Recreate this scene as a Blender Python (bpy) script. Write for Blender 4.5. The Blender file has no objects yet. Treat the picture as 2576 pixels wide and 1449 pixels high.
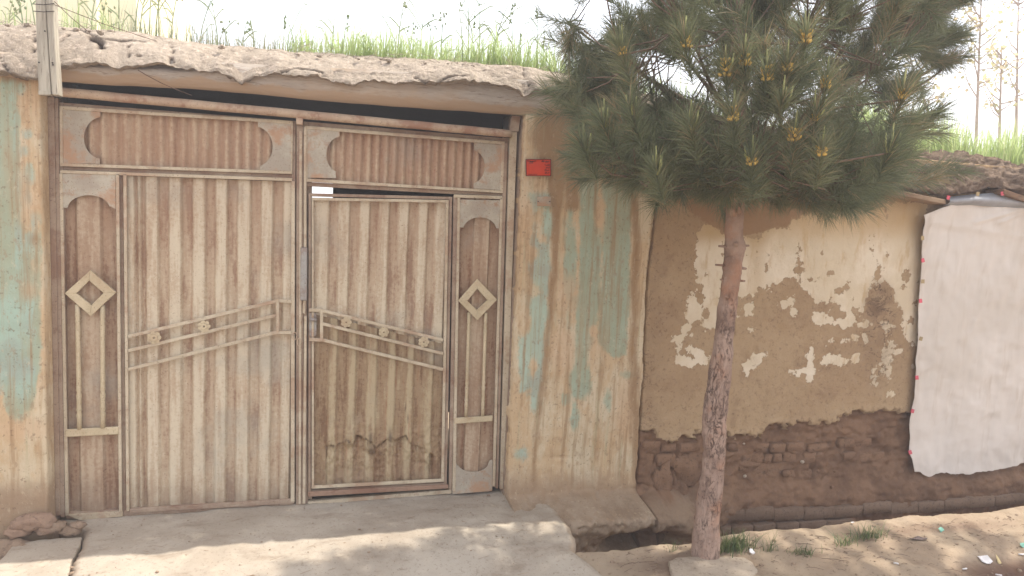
import bpy, math, random
import numpy as np
from mathutils import Vector, noise as mn

S = bpy.context.scene
COL = S.collection
RNG = np.random.default_rng(7)
random.seed(7)

# ------------------------------------------------------------------ camera
# survey of the place: wall face along +x, street on the -y side, z = 0 at the foot of the gate
F_, CX, CY = 1700., 1288., 724.5
_v1 = np.array([7220 - CX, 848 - CY, F_])
_v2 = np.array([-830.706, 16500., F_])
AX = _v1 / np.linalg.norm(_v1)
AZ = -_v2 / np.linalg.norm(_v2)
AY = np.cross(AZ, AX)
RW = np.stack([AX, AY, AZ])                       # world = RW @ cam(x right, y down, z forward)
CAM = np.array([1.1917, -3.70737, 1.6])

def ray(px, py): return RW @ np.array([px - CX, py - CY, F_])
def at(px, py, Y=0.):                             # point of the vertical plane y = Y
    r = ray(px, py); t = (Y - CAM[1]) / r[1]; return CAM + t * r
def gz(px, py, Z=0.):                             # point of the level plane z = Z
    r = ray(px, py); t = (Z - CAM[2]) / r[2]; return CAM + t * r
def proj(P):
    q = (np.asarray(P) - CAM) @ RW
    return np.stack([CX + F_ * q[..., 0] / q[..., 2], CY + F_ * q[..., 1] / q[..., 2]], -1)

cam_d = bpy.data.cameras.new('camera'); cam = bpy.data.objects.new('camera', cam_d); COL.objects.link(cam)
from mathutils import Matrix
right, down, fwd = RW[:, 0], RW[:, 1], RW[:, 2]
cam.matrix_world = Matrix(((right[0], -down[0], -fwd[0], CAM[0]), (right[1], -down[1], -fwd[1], CAM[1]),
                           (right[2], -down[2], -fwd[2], CAM[2]), (0, 0, 0, 1)))
cam_d.sensor_width = 36; cam_d.lens = 36 * F_ / 2576
cam_d.clip_start = .05; cam_d.clip_end = 600
S.camera = cam

# ------------------------------------------------------------------ light
SUN = np.array([.60, .10, 1.]); SUN /= np.linalg.norm(SUN)
el = math.asin(SUN[2]); az = math.atan2(SUN[0], SUN[1])
W = bpy.data.worlds.new('World'); S.world = W; W.use_nodes = True
wn = W.node_tree; wn.nodes.clear()
sky = wn.nodes.new('ShaderNodeTexSky'); sky.sky_type = 'NISHITA'; sky.sun_disc = False
sky.sun_elevation = el; sky.sun_rotation = az; sky.air_density = 1.0; sky.dust_density = 5.0; sky.ozone_density = 1.0
bg = wn.nodes.new('ShaderNodeBackground'); bg.inputs[1].default_value = .15
wo = wn.nodes.new('ShaderNodeOutputWorld')
hz = wn.nodes.new('ShaderNodeMix'); hz.data_type = 'RGBA'; hz.inputs[0].default_value = .6; hz.inputs[7].default_value = (7.6, 7.7, 8.0, 1)   # thin white haze veils the blue
wn.links.new(sky.outputs[0], hz.inputs[6]); wn.links.new(hz.outputs[2], bg.inputs[0]); wn.links.new(bg.outputs[0], wo.inputs[0])
sd = bpy.data.lights.new('sun', 'SUN'); sd.energy = 3.2; sd.angle = math.radians(.55); sd.color = (1, .95, .86)
so = bpy.data.objects.new('sun', sd); COL.objects.link(so)
so.rotation_euler = Vector(tuple(SUN)).to_track_quat('Z', 'Y').to_euler()
so.location = (0, 0, 8)
S.view_settings.view_transform = 'Standard'; S.view_settings.look = 'None'
S.view_settings.gamma = 1; S.view_settings.use_curve_mapping = False
S.view_settings.exposure = 1.1

# ------------------------------------------------------------------ helpers
def tag(o, label=None, cat=None, group=None, kind=None):
    if label: o['label'] = label
    if cat: o['category'] = cat
    if group: o['group'] = group
    if kind: o['kind'] = kind
    return o
def empty(name, loc, label=None, cat=None, group=None):
    o = bpy.data.objects.new(name, None); o.location = tuple(loc); o.empty_display_size = .1
    COL.objects.link(o); return tag(o, label, cat, group)
def mesh(name, V, Fc, mat, parent=None, smooth=True, attrs=None):
    """V world coordinates; kept in world space, the parent offset is removed"""
    V = np.asarray(V, dtype=float)
    me = bpy.data.meshes.new(name)
    if isinstance(Fc, np.ndarray):
        n, k = Fc.shape
        me.vertices.add(len(V)); me.vertices.foreach_set('co', V.ravel())
        me.loops.add(n * k); me.loops.foreach_set('vertex_index', Fc.ravel().astype(np.int32))
        me.polygons.add(n); me.polygons.foreach_set('loop_start', np.arange(n, dtype=np.int32) * k)
        me.update(calc_edges=True)
    else:
        me.from_pydata(V.tolist(), [], [tuple(int(i) for i in f) for f in Fc]); me.update()
    me.validate()
    if smooth: me.polygons.foreach_set('use_smooth', [True] * len(me.polygons))
    for k, a in (attrs or {}).items():
        at_ = me.attributes.new(k, 'FLOAT', 'POINT'); at_.data.foreach_set('value', np.asarray(a, dtype=np.float32).ravel())
    o = bpy.data.objects.new(name, me); COL.objects.link(o)
    if mat: me.materials.append(mat)
    if parent is not None:
        o.parent = parent
        p = parent; off = Vector((0, 0, 0))
        while p: off += Vector(p.location); p = p.parent
        o.location = -off
    return o
def recentre(o):
    """move a part's origin from the world origin to its own middle"""
    n = len(o.data.vertices); a = np.empty(n * 3); o.data.vertices.foreach_get('co', a); a = a.reshape(-1, 3)
    c = a.mean(0); o.data.vertices.foreach_set('co', (a - c).ravel()); o.data.update()
    o.location = Vector(o.location) + Vector(tuple(c)); return o
def bevel(o, w=.0015, seg=1, ang=40):
    m = o.modifiers.new('bevel', 'BEVEL'); m.width = w; m.segments = seg; m.limit_method = 'ANGLE'; m.angle_limit = math.radians(ang)
    return o
class MB:
    def __init__(s): s.v = []; s.f = []
    def add(s, V, Fc):
        b = len(s.v); s.v += [tuple(p) for p in V]; s.f += [tuple(i + b for i in f) for f in Fc]; return s
    def prism(s, front, yb):
        """front: list of world points at the front; extruded back to y = yb"""
        n = len(front); V = [tuple(p) for p in front] + [(p[0], yb, p[2]) for p in front]
        Fc = [tuple(range(n)), tuple(range(2 * n - 1, n - 1, -1))] + [(i, i + n, (i + 1) % n + n, (i + 1) % n) for i in range(n)]
        return s.add(V, Fc)
    def box(s, a, b):
        x0, y0, z0 = a; x1, y1, z1 = b
        V = [(x0, y0, z0), (x1, y0, z0), (x1, y1, z0), (x0, y1, z0), (x0, y0, z1), (x1, y0, z1), (x1, y1, z1), (x0, y1, z1)]
        return s.add(V, [(0, 3, 2, 1), (4, 5, 6, 7), (0, 1, 5, 4), (1, 2, 6, 5), (2, 3, 7, 6), (3, 0, 4, 7)])
    def tube(s, pts, rad, n=8, cap=True):
        pts = [np.array(p, float) for p in pts]
        if np.isscalar(rad): rad = [rad] * len(pts)
        rings = []
        for i, p in enumerate(pts):
            t = pts[min(i + 1, len(pts) - 1)] - pts[max(i - 1, 0)]; t = t / (np.linalg.norm(t) + 1e-9)
            if i == 0: r = np.cross(t, [0, 0, 1.] if abs(t[2]) < .9 else [1., 0, 0])
            else: r = prev - t * prev.dot(t)
            r = r / (np.linalg.norm(r) + 1e-9); prev = r; q = np.cross(t, r)
            rings.append([p + rad[i] * (math.cos(a) * r + math.sin(a) * q) for a in [2 * math.pi * k / n for k in range(n)]])
        V = [v for r in rings for v in r]; Fc = []
        for i in range(len(pts) - 1):
            for k in range(n): Fc.append((i * n + k, i * n + (k + 1) % n, (i + 1) * n + (k + 1) % n, (i + 1) * n + k))
        if cap: Fc += [tuple(range(n - 1, -1, -1)), tuple((len(pts) - 1) * n + k for k in range(n))]
        return s.add(V, Fc)
    def build(s, name, mat, parent=None, smooth=False):
        return mesh(name, s.v, s.f, mat, parent, smooth)
def P(pts, Y): return [at(x, y, Y) for x, y in pts]
def lin(pts):
    xs = [p[0] for p in pts]; ys = [p[1] for p in pts]
    return lambda x: np.interp(x, xs, ys)
def fb(V, scale, octv=4, seed=0., H=.5, sx=1., sy=1., sz=1.):
    """fractal noise at an (n,3) array"""
    V = np.asarray(V); out = np.empty(len(V)); f = scale
    for i, p in enumerate(V):
        out[i] = mn.fractal((p[0] * f * sx + seed, p[1] * f * sy - seed, p[2] * f * sz + 2 * seed), H, 2.1, octv)
    return out
def n1(V, scale, seed=0., sx=1., sz=1.):
    out = np.empty(len(V))
    for i, p in enumerate(V): out[i] = mn.noise((p[0] * scale * sx + seed, p[1] * scale, p[2] * scale * sz - seed))
    return out
def sdpoly(X, Y, poly):
    poly = np.asarray(poly, float); n = len(poly)
    d = np.full(X.shape, 1e18); s = np.ones(X.shape)
    for i in range(n):
        a = poly[i]; b = poly[i - 1]
        ex, ey = b - a; wx = X - a[0]; wy = Y - a[1]
        t = np.clip((wx * ex + wy * ey) / (ex * ex + ey * ey + 1e-12), 0, 1)
        d = np.minimum(d, (wx - ex * t) ** 2 + (wy - ey * t) ** 2)
        c1 = Y >= a[1]; c2 = Y < b[1]; c3 = ex * wy > ey * wx
        fl = (c1 & c2 & c3) | (~c1 & ~c2 & ~c3); s[fl] *= -1
    return s * np.sqrt(d)
def sdell(X, Y, c, rx, ry, rot=0.):
    ca, sa = math.cos(rot), math.sin(rot); x = (X - c[0]) * ca + (Y - c[1]) * sa; y = -(X - c[0]) * sa + (Y - c[1]) * ca
    k = np.sqrt((x / rx) ** 2 + (y / ry) ** 2); return (k - 1) * min(rx, ry)
def smooth(a, b, x): t = np.clip((x - a) / (b - a), 0, 1); return t * t * (3 - 2 * t)
def gridfaces(nu, nv, flip=False):
    i = np.arange(nv - 1)[:, None] * nu + np.arange(nu - 1)[None]; i = i.ravel()
    return np.stack([i, i + 1, i + nu + 1, i + nu] if not flip else [i, i + nu, i + nu + 1, i + 1], -1)
def slab_grid(name, G, back, mat, parent=None, attrs=None):
    """G (nv,nu,3) front surface; closed towards `back` (function of the border points)"""
    nv, nu, _ = G.shape; V = G.reshape(-1, 3); Fc = gridfaces(nu, nv)
    idx = np.arange(nv * nu).reshape(nv, nu)
    loop = np.concatenate([idx[0, :], idx[1:, -1], idx[-1, -2::-1], idx[-2:0:-1, 0]])
    B = back(V[loop]); b0 = len(V); n = len(loop)
    k = np.arange(n); k2 = (k + 1) % n
    sk = np.stack([loop[k2], loop[k], b0 + k, b0 + k2], -1)
    c = B.mean(0); Vn = np.vstack([V, B, c[None]])
    cap = np.stack([b0 + k2, b0 + k, np.full(n, b0 + n), np.full(n, b0 + n)], -1)
    F4 = np.vstack([Fc, sk]); faces = F4.tolist() + [r[:3] for r in cap.tolist()]
    at2 = {}
    for kx, a in (attrs or {}).items():
        a = np.asarray(a).ravel(); at2[kx] = np.concatenate([a, a[loop], [0]])
    return mesh(name, Vn, faces, mat, parent, True, at2)

# ------------------------------------------------------------------ node helper
class NT:
    def __init__(s, name):
        s.m = bpy.data.materials.new(name); s.m.use_nodes = True; s.t = s.m.node_tree; s.t.nodes.clear()
        s.out = s.t.nodes.new('ShaderNodeOutputMaterial'); s.pos = s.t.nodes.new('ShaderNodeNewGeometry').outputs['Position']
        s._map = {}
    def n(s, typ, **kw):
        x = s.t.nodes.new(typ)
        for k, v in kw.items(): setattr(x, k, v)
        return x
    def put(s, sock, v):
        if hasattr(v, 'is_output') or isinstance(v, bpy.types.NodeSocket): s.t.links.new(v, sock)
        elif v is not None: sock.default_value = v
    def vec(s, sc):
        k = tuple(sc)
        if k not in s._map:
            x = s.n('ShaderNodeVectorMath', operation='MULTIPLY'); s.put(x.inputs[0], s.pos); x.inputs[1].default_value = k; s._map[k] = x.outputs[0]
        return s._map[k]
    def noise(s, scale, detail=4, rough=.55, sc=None, dist=0., off=None, vec=None):
        x = s.n('ShaderNodeTexNoise'); v = vec or (s.vec(sc) if sc else s.pos)
        if off:
            a = s.n('ShaderNodeVectorMath', operation='ADD'); s.put(a.inputs[0], v); a.inputs[1].default_value = (off, off * .7, -off); v = a.outputs[0]
        s.put(x.inputs['Vector'], v); x.inputs['Scale'].default_value = scale; x.inputs['Detail'].default_value = detail
        x.inputs['Roughness'].default_value = rough; x.inputs['Distortion'].default_value = dist; return x.outputs[0]
    def voro(s, scale, feature='F1', sc=None, out=0, vec=None, rand=1.):
        x = s.n('ShaderNodeTexVoronoi', feature=feature); s.put(x.inputs['Vector'], vec or (s.vec(sc) if sc else s.pos))
        x.inputs['Scale'].default_value = scale; x.inputs['Randomness'].default_value = rand; return x.outputs[out]
    def attr(s, name): return s.n('ShaderNodeAttribute', attribute_name=name).outputs['Fac']
    def rnd(s): return s.n('ShaderNodeObjectInfo').outputs['Random']
    def math(s, op, a, b=None, c=None, clamp=False):
        x = s.n('ShaderNodeMath', operation=op); x.use_clamp = clamp; s.put(x.inputs[0], a); s.put(x.inputs[1], b)
        if c is not None: s.put(x.inputs[2], c)
        return x.outputs[0]
    def ramp(s, v, a, b, lo=0., hi=1.):
        x = s.n('ShaderNodeMapRange', interpolation_type='SMOOTHSTEP'); s.put(x.inputs[0], v)
        for i, q in enumerate((a, b, lo, hi)): x.inputs[i + 1].default_value = q
        return x.outputs[0]
    def mix(s, f, a, b, mode='MIX'):
        x = s.n('ShaderNodeMix', data_type='RGBA', blend_type=mode); s.put(x.inputs[0], f)
        for i, q in ((6, a), (7, b)):
            s.put(x.inputs[i], (*q, 1) if isinstance(q, tuple) and len(q) == 3 else q)
        return x.outputs[2]
    def bump(s, h, strength=.5, dist=.01, nrm=None):
        x = s.n('ShaderNodeBump'); s.put(x.inputs['Height'], h); x.inputs['Strength'].default_value = strength; x.inputs['Distance'].default_value = dist
        if nrm: s.put(x.inputs['Normal'], nrm)
        return x.outputs[0]
    def done(s, col, rough=.9, nrm=None, spec=.25, metal=0., trans=None, transcol=None, alpha=None):
        b = s.n('ShaderNodeBsdfPrincipled'); s.put(b.inputs['Base Color'], (*col, 1) if isinstance(col, tuple) and len(col) == 3 else col)
        s.put(b.inputs['Roughness'], rough); b.inputs['Specular IOR Level'].default_value = spec; b.inputs['Metallic'].default_value = metal
        if nrm: s.put(b.inputs['Normal'], nrm)
        sh = b.outputs[0]
        if trans:
            t = s.n('ShaderNodeBsdfTranslucent'); q = transcol if transcol is not None else col
            s.put(t.inputs[0], (*q, 1) if isinstance(q, tuple) and len(q) == 3 else q)
            m = s.n('ShaderNodeMixShader'); s.put(m.inputs[0], trans); s.t.links.new(sh, m.inputs[1]); s.t.links.new(t.outputs[0], m.inputs[2]); sh = m.outputs[0]
        s.t.links.new(sh, s.out.inputs[0]); return s.m

def rgb(r, g, b):
    f = lambda c: ((c / 255 + .055) / 1.055) ** 2.4 if c > 10 else c / 255 / 12.92
    return (f(r), f(g), f(b))

# ------------------------------------------------------------------ materials
def m_mud(name, a, b, dark, bumpd=.012, fine=1., straw=True, att=None, light=None):
    n = NT(name)
    c = n.mix(n.ramp(n.noise(1.6, 4, .6), .38, .64), a, b)
    c = n.mix(n.ramp(n.noise(9, 5, .65, off=3.), .5, .75, 0, .6), c, dark)
    if light: c = n.mix(n.ramp(n.noise(4, 6, .7, off=11.), .52, .68, 0, .8), c, light)
    c = n.mix(n.ramp(n.noise(52, 5, .7, off=5.), .54, .68, 0, .6), c, tuple(q * .6 for q in dark))
    c = n.mix(n.ramp(n.noise(70, 4, .7, off=8.), .55, .68, 0, .5), c, tuple(min(.8, q * 1.5) for q in b))
    if straw:
        st = n.voro(38, sc=(1, 1, .22)); c = n.mix(n.ramp(st, .0, .09, .45, 0), c, tuple(min(.85, q * 1.9) for q in b))
    if name.startswith('parapet'): c = n.mix(n.ramp(n.noise(30, 7, .78, off=91.), .52, .6, 0, .55), c, rgb(196, 178, 162))
    if att:
        for (an, col, f) in att: c = n.mix(n.math('MULTIPLY', n.attr(an), f, clamp=True), c, col)
    h = n.math('ADD', n.noise(22, 9, .74), n.math('MULTIPLY', n.noise(90, 4, .7), .5 * fine))
    return n.done(c, .95, n.bump(h, .75, bumpd), .15)

MUD_PARAPET = m_mud('parapet_mud', rgb(162, 149, 134), rgb(151, 138, 123), rgb(132, 117, 103), .022, att=[('crk', rgb(60, 42, 34), 1.)])
MUD_DARK = m_mud('dark_clod_mud', rgb(126, 107, 90), rgb(112, 93, 78), rgb(80, 64, 53), .024, att=[('crk', rgb(40, 30, 24), 1.)])
MUD_BASE = m_mud('eroded_earth', rgb(118, 82, 60), rgb(104, 70, 52), rgb(78, 50, 38), .018)
MUD_LEDGE = m_mud('dusty_earth', rgb(154, 134, 114), rgb(142, 121, 102), rgb(112, 92, 76), .016)
INNER_SHADE = m_mud('passage_shade_mud', rgb(52, 42, 42), rgb(46, 38, 38), rgb(30, 24, 24), .01, straw=False)  # mud colour darkened to put the passage's shade into it
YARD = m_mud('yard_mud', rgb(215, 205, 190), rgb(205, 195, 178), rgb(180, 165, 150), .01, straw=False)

def m_street():
    n = NT('street_dirt')
    c = n.mix(n.ramp(n.noise(1.3, 4, .6), .4, .62), rgb(160, 143, 122), rgb(148, 130, 110))
    c = n.mix(n.ramp(n.noise(6, 6, .68, off=2.), .5, .72, 0, .7), c, rgb(126, 107, 90))
    c = n.mix(n.ramp(n.noise(3, 5, .6, off=9.), .56, .7, 0, .5), c, rgb(172, 156, 136))
    c = n.mix(n.ramp(n.noise(70, 3, .6, off=5.), .57, .72, 0, .55), c, rgb(98, 78, 62))
    c = n.mix(n.ramp(n.voro(45), .0, .12, .5, 0), c, rgb(196, 180, 158))
    c = n.mix(n.math('MULTIPLY', n.attr('damp'), .85, clamp=True), c, rgb(92, 66, 54))
    h = n.math('ADD', n.math('MULTIPLY', n.noise(12, 9, .74), .8), n.math('MULTIPLY', n.noise(80, 4, .7), .45))
    return n.done(c, .95, n.bump(h, .6, .010), .12)
STREET = m_street()
def m_concrete():
    n = NT('dusty_concrete')
    c = n.mix(n.ramp(n.noise(1.8, 5, .6), .4, .62), rgb(172, 161, 146), rgb(158, 146, 131))
    c = n.mix(n.ramp(n.noise(5, 7, .7, off=2., sc=(.6, 1.6, 1)), .52, .7, 0, .6), c, rgb(128, 112, 96))
    c = n.mix(n.ramp(n.noise(7, 6, .6, off=12.), .58, .72, 0, .6), c, rgb(188, 174, 154))
    c = n.mix(n.ramp(n.noise(80, 2, .6, off=5.), .6, .74, 0, .5), c, rgb(104, 88, 74))
    c = n.mix(n.ramp(n.attr('edge'), .2, 1., 0, .5), c, rgb(140, 118, 96))
    h = n.math('ADD', n.math('MULTIPLY', n.noise(12, 9, .72), .6), n.math('MULTIPLY', n.noise(70, 4, .7), .4))
    c = n.mix(n.ramp(n.noise(45, 5, .7, off=35.), .55, .67, 0, .4), c, rgb(120, 106, 92))
    return n.done(c, .9, n.bump(h, .6, .006), .15)
CONC = m_concrete()

def m_metal(name, cream, tan, rust, wrib=1., warm=.5):
    """weathered painted sheet: cream paint left on the proud ribs, rust and dust in the hollows ('rib' 0..1)"""
    n = NT(name)
    rib = n.attr('rib')
    st = n.noise(6, 6, .62, sc=(4.5, 1, .45)); sp = n.noise(55, 4, .62, off=4.); big = n.noise(1.7, 4, .55, off=7.)
    f = n.math('ADD', n.math('MULTIPLY', rib, .40 * wrib), n.math('MULTIPLY', n.math('SUBTRACT', st, .5), 2.3))
    f = n.math('ADD', f, n.math('MULTIPLY', n.math('SUBTRACT', sp, .5), 1.0))
    f = n.math('ADD', f, n.math('MULTIPLY', n.math('SUBTRACT', big, .5), 1.1))
    f = n.math('ADD', f, .34)
    c = n.mix(n.ramp(f, .0, .42), rust, tan)
    c = n.mix(n.ramp(f, .42, .95), c, cream)
    c = n.mix(n.ramp(n.noise(7, 4, .6, sc=(5, 1, .35), off=17.), .58, .78, 0, .75 * warm), c, rgb(156, 106, 76))
    c = n.mix(n.ramp(n.noise(2.4, 5, .6, off=23.), .54, .72, 0, .5), c, rgb(152, 146, 134))
    zz = n.n('ShaderNodeSeparateXYZ'); n.put(zz.inputs[0], n.pos)
    run = n.math('MULTIPLY', n.ramp(n.math('ADD', zz.outputs[2], n.math('MULTIPLY', n.noise(9, 5, .6, sc=(3, 1, .2), off=51.), 1.1)), 1.75, 2.2, 0, .65), n.ramp(rib, .2, .9, 1, .35))
    c = n.mix(n.math('MULTIPLY', run, .6), c, rgb(144, 108, 82))
    c = n.mix(n.ramp(n.noise(130, 2, .7, off=31.), .62, .72, 0, .6), c, rgb(96, 62, 44))
    z = n.n('ShaderNodeSeparateXYZ'); n.put(z.inputs[0], n.pos)
    c = n.mix(n.ramp(n.math('ADD', z.outputs[2], n.math('MULTIPLY', n.noise(7, 4, .6, off=3.), .35)), .12, .42, .6, 0), c, rgb(132, 112, 94))
    c = n.mix(n.math('MULTIPLY', n.attr('tear'), .8, clamp=True), c, rgb(70, 52, 42))
    h = n.math('ADD', n.noise(40, 6, .7), n.math('MULTIPLY', n.noise(9, 4, .6, sc=(2, 1, 1)), 1.2))
    return n.done(c, .75, n.bump(h, .55, .005), .25)
SHEET = m_metal('cream_rusty_sheet', rgb(198, 184, 160), rgb(178, 157, 132), rgb(148, 120, 98))
SHEET_DIRTY = m_metal('grimy_dented_sheet', rgb(172, 154, 124), rgb(150, 126, 98), rgb(122, 94, 70), 1.1, .7)
SHEET_TOP = m_metal('brown_rusty_sheet', rgb(186, 164, 138), rgb(166, 138, 114), rgb(142, 110, 88), .6, .45)
SHEET_NAR = m_metal('pinkish_rusty_sheet', rgb(178, 158, 134), rgb(158, 132, 108), rgb(130, 98, 76), .75, .5)
def m_bar(name, a, b, rust, amt=.6):
    n = NT(name)
    f = n.noise(4, 6, .65, sc=(1.5, 1, 1.2))
    c = n.mix(n.ramp(f, .38, .62), a, b)
    c = n.mix(n.ramp(n.noise(16, 6, .7, off=5.), .52, .7, 0, amt), c, rust)
    c = n.mix(n.ramp(n.noise(120, 2, .7, off=31.), .6, .72, 0, .6), c, rgb(92, 64, 48))
    c = n.mix(n.ramp(n.noise(5, 6, .7, off=55.), .5, .64, 0, amt), c, tuple(q * 1.15 for q in rust))
    c = n.mix(n.ramp(n.noise(38, 5, .72, off=65.), .55, .66, 0, .4), c, tuple(q * .7 for q in a))
    h = n.noise(60, 5, .7)
    return n.done(c, .7, n.bump(h, .5, .003), .3)
BAR = m_bar('cream_painted_bar', rgb(192, 178, 154), rgb(176, 160, 136), rgb(148, 116, 94), .6)
BAR_DK = m_bar('brown_painted_bar', rgb(162, 142, 122), rgb(146, 124, 106), rgb(122, 92, 74), .7)
PIPE = m_bar('rusty_pipe_paint', rgb(184, 162, 138), rgb(168, 142, 120), rgb(136, 98, 78), .8)
PLATE = m_bar('grey_flaked_plate', rgb(178, 169, 152), rgb(158, 146, 130), rgb(158, 122, 94), .85)
ORN = m_bar('cream_ornament_paint', rgb(196, 180, 150), rgb(180, 164, 134), rgb(150, 116, 88), .35)
GREYBOX = m_bar('grey_lock_cover_paint', rgb(156, 152, 146), rgb(140, 134, 128), rgb(120, 92, 74), .5)
REDRUST = m_bar('red_rust_rail', rgb(150, 122, 102), rgb(138, 110, 92), rgb(118, 82, 64), .6)

def m_wood(name, a, b, dark, sc=(.6, 6, 6)):
    n = NT(name); low = n.attr('low')
    g = n.noise(9, 7, .62, sc=sc, dist=.4)
    c = n.mix(n.ramp(g, .35, .65), a, b)
    c = n.mix(n.ramp(n.noise(26, 4, .6, sc=sc, off=3.), .56, .66, 0, .7), c, dark)
    c = n.mix(n.ramp(n.noise(1.5, 4, .6, off=9.), .45, .62, 0, .7), c, rgb(172, 148, 122))
    c = n.mix(n.ramp(n.math('ADD', low, n.math('MULTIPLY', n.math('SUBTRACT', n.noise(7, 5, .6), .5), 1.2)), .35, .6, 0, .85), c, rgb(166, 142, 118))
    return n.done(c, .85, n.bump(n.noise(20, 6, .65, sc=sc), .6, .006), .2)
LINTEL = m_wood('old_lintel_wood', rgb(174, 163, 151), rgb(158, 146, 134), rgb(116, 100, 89))
def m_post():
    n = NT('weathered_board'); sc = (6, 6, .5)
    c = n.mix(n.ramp(n.noise(9, 7, .62, sc=sc, dist=.4), .35, .65), rgb(176, 168, 152), rgb(150, 142, 128))
    c = n.mix(n.ramp(n.noise(26, 4, .6, sc=sc, off=3.), .58, .7, 0, .7), c, rgb(106, 96, 86))
    return n.done(c, .85, n.bump(n.noise(20, 6, .65, sc=sc), .5, .005), .2)
POSTW = m_post()
PLANK = m_wood('roof_plank_wood', rgb(136, 108, 84), rgb(116, 90, 70), rgb(74, 56, 44))

def m_painted():
    n = NT('peeling_green_paint')
    wob = n.math('MULTIPLY', n.math('SUBTRACT', n.noise(14, 7, .68), .5), 26.)
    wob2 = n.math('MULTIPLY', n.math('SUBTRACT', n.noise(9, 7, .65, sc=(3.5, 1, .5), off=4.), .5), 44.)
    # bare plaster: cream to orange
    c = n.mix(n.ramp(n.noise(2.6, 6, .68, sc=(2, 1, .9)), .42, .58), rgb(198, 182, 154), rgb(190, 164, 130))
    c = n.mix(n.ramp(n.noise(5, 6, .62, sc=(3, 1, .6), off=8.), .52, .72, 0, .7), c, rgb(162, 130, 94))
    c = n.mix(n.ramp(n.noise(9, 6, .7, off=18.), .58, .72, 0, .6), c, rgb(206, 184, 152))
    g = n.mix(n.ramp(n.noise(3, 4, .6, off=2.), .42, .62), rgb(152, 166, 146), rgb(148, 158, 136))
    g = n.mix(n.ramp(n.noise(4, 6, .6, sc=(4, 1, .4), off=6.), .46, .72, 0, .7), g, rgb(160, 148, 120))
    tq = n.mix(n.ramp(n.noise(4, 4, .6, off=2.), .42, .62), rgb(158, 180, 164), rgb(150, 162, 150))
    gm = n.ramp(n.math('ADD', n.math('ADD', n.attr('green'), wob), n.math('MULTIPLY', wob2, .5)), -6., 5., .9, 0)
    c = n.mix(gm, c, g)
    wob3 = n.math('MULTIPLY', n.math('SUBTRACT', n.noise(11, 8, .72, sc=(1.6, 1, .7), off=81.), .5), 58.)
    c = n.mix(n.ramp(n.math('ADD', n.attr('turq'), wob3), -9., 7., .82, 0), c, tq)
    c = n.mix(n.ramp(n.math('ADD', n.attr('orange'), wob2), -18., 16., .6, 0), c, rgb(192, 162, 130))
    c = n.mix(n.ramp(n.math('ADD', n.attr('brown'), wob2), -14., 8., .85, 0), c, rgb(142, 112, 80))
    c = n.mix(n.ramp(n.noise(5, 6, .65, sc=(6, 1, .22), off=41.), .48, .66, 0, .7), c, rgb(150, 120, 86))
    c = n.mix(n.ramp(n.noise(5, 6, .65, sc=(7, 1, .25), off=71.), .56, .7, 0, .5), c, rgb(166, 160, 128))
    c = n.mix(n.ramp(n.math('ADD', n.attr('dust'), n.math('MULTIPLY', wob, 2.2)), -45., 40., .92, 0), c, rgb(146, 122, 98))
    c = n.mix(n.math('MULTIPLY', n.attr('ledge'), .9, clamp=True), c, n.mix(n.ramp(n.noise(5, 6, .7, off=61.), .4, .62), rgb(156, 138, 118), rgb(132, 112, 92)))
    c = n.mix(n.ramp(n.noise(60, 3, .6, off=5.), .6, .7, 0, .5), c, rgb(110, 88, 68))
    c = n.mix(n.ramp(n.voro(9, out=0), .0, .06, .8, 0), c, rgb(84, 66, 52))
    c = n.mix(n.ramp(n.noise(34, 5, .7, sc=(1, 1, .5), off=15.), .54, .66, 0, .5), c, rgb(150, 124, 98))
    c = n.mix(n.ramp(n.noise(48, 5, .7, sc=(1, 1, .6), off=25.), .57, .68, 0, .3), c, rgb(206, 190, 162))
    h = n.math('ADD', n.math('ADD', n.noise(14, 9, .7), n.math('MULTIPLY', gm, .06)), n.math('MULTIPLY', n.noise(110, 4, .7), .3))
    return n.done(c, .88, n.bump(h, .5, .010), .2)
PAINTED = m_painted()
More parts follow.
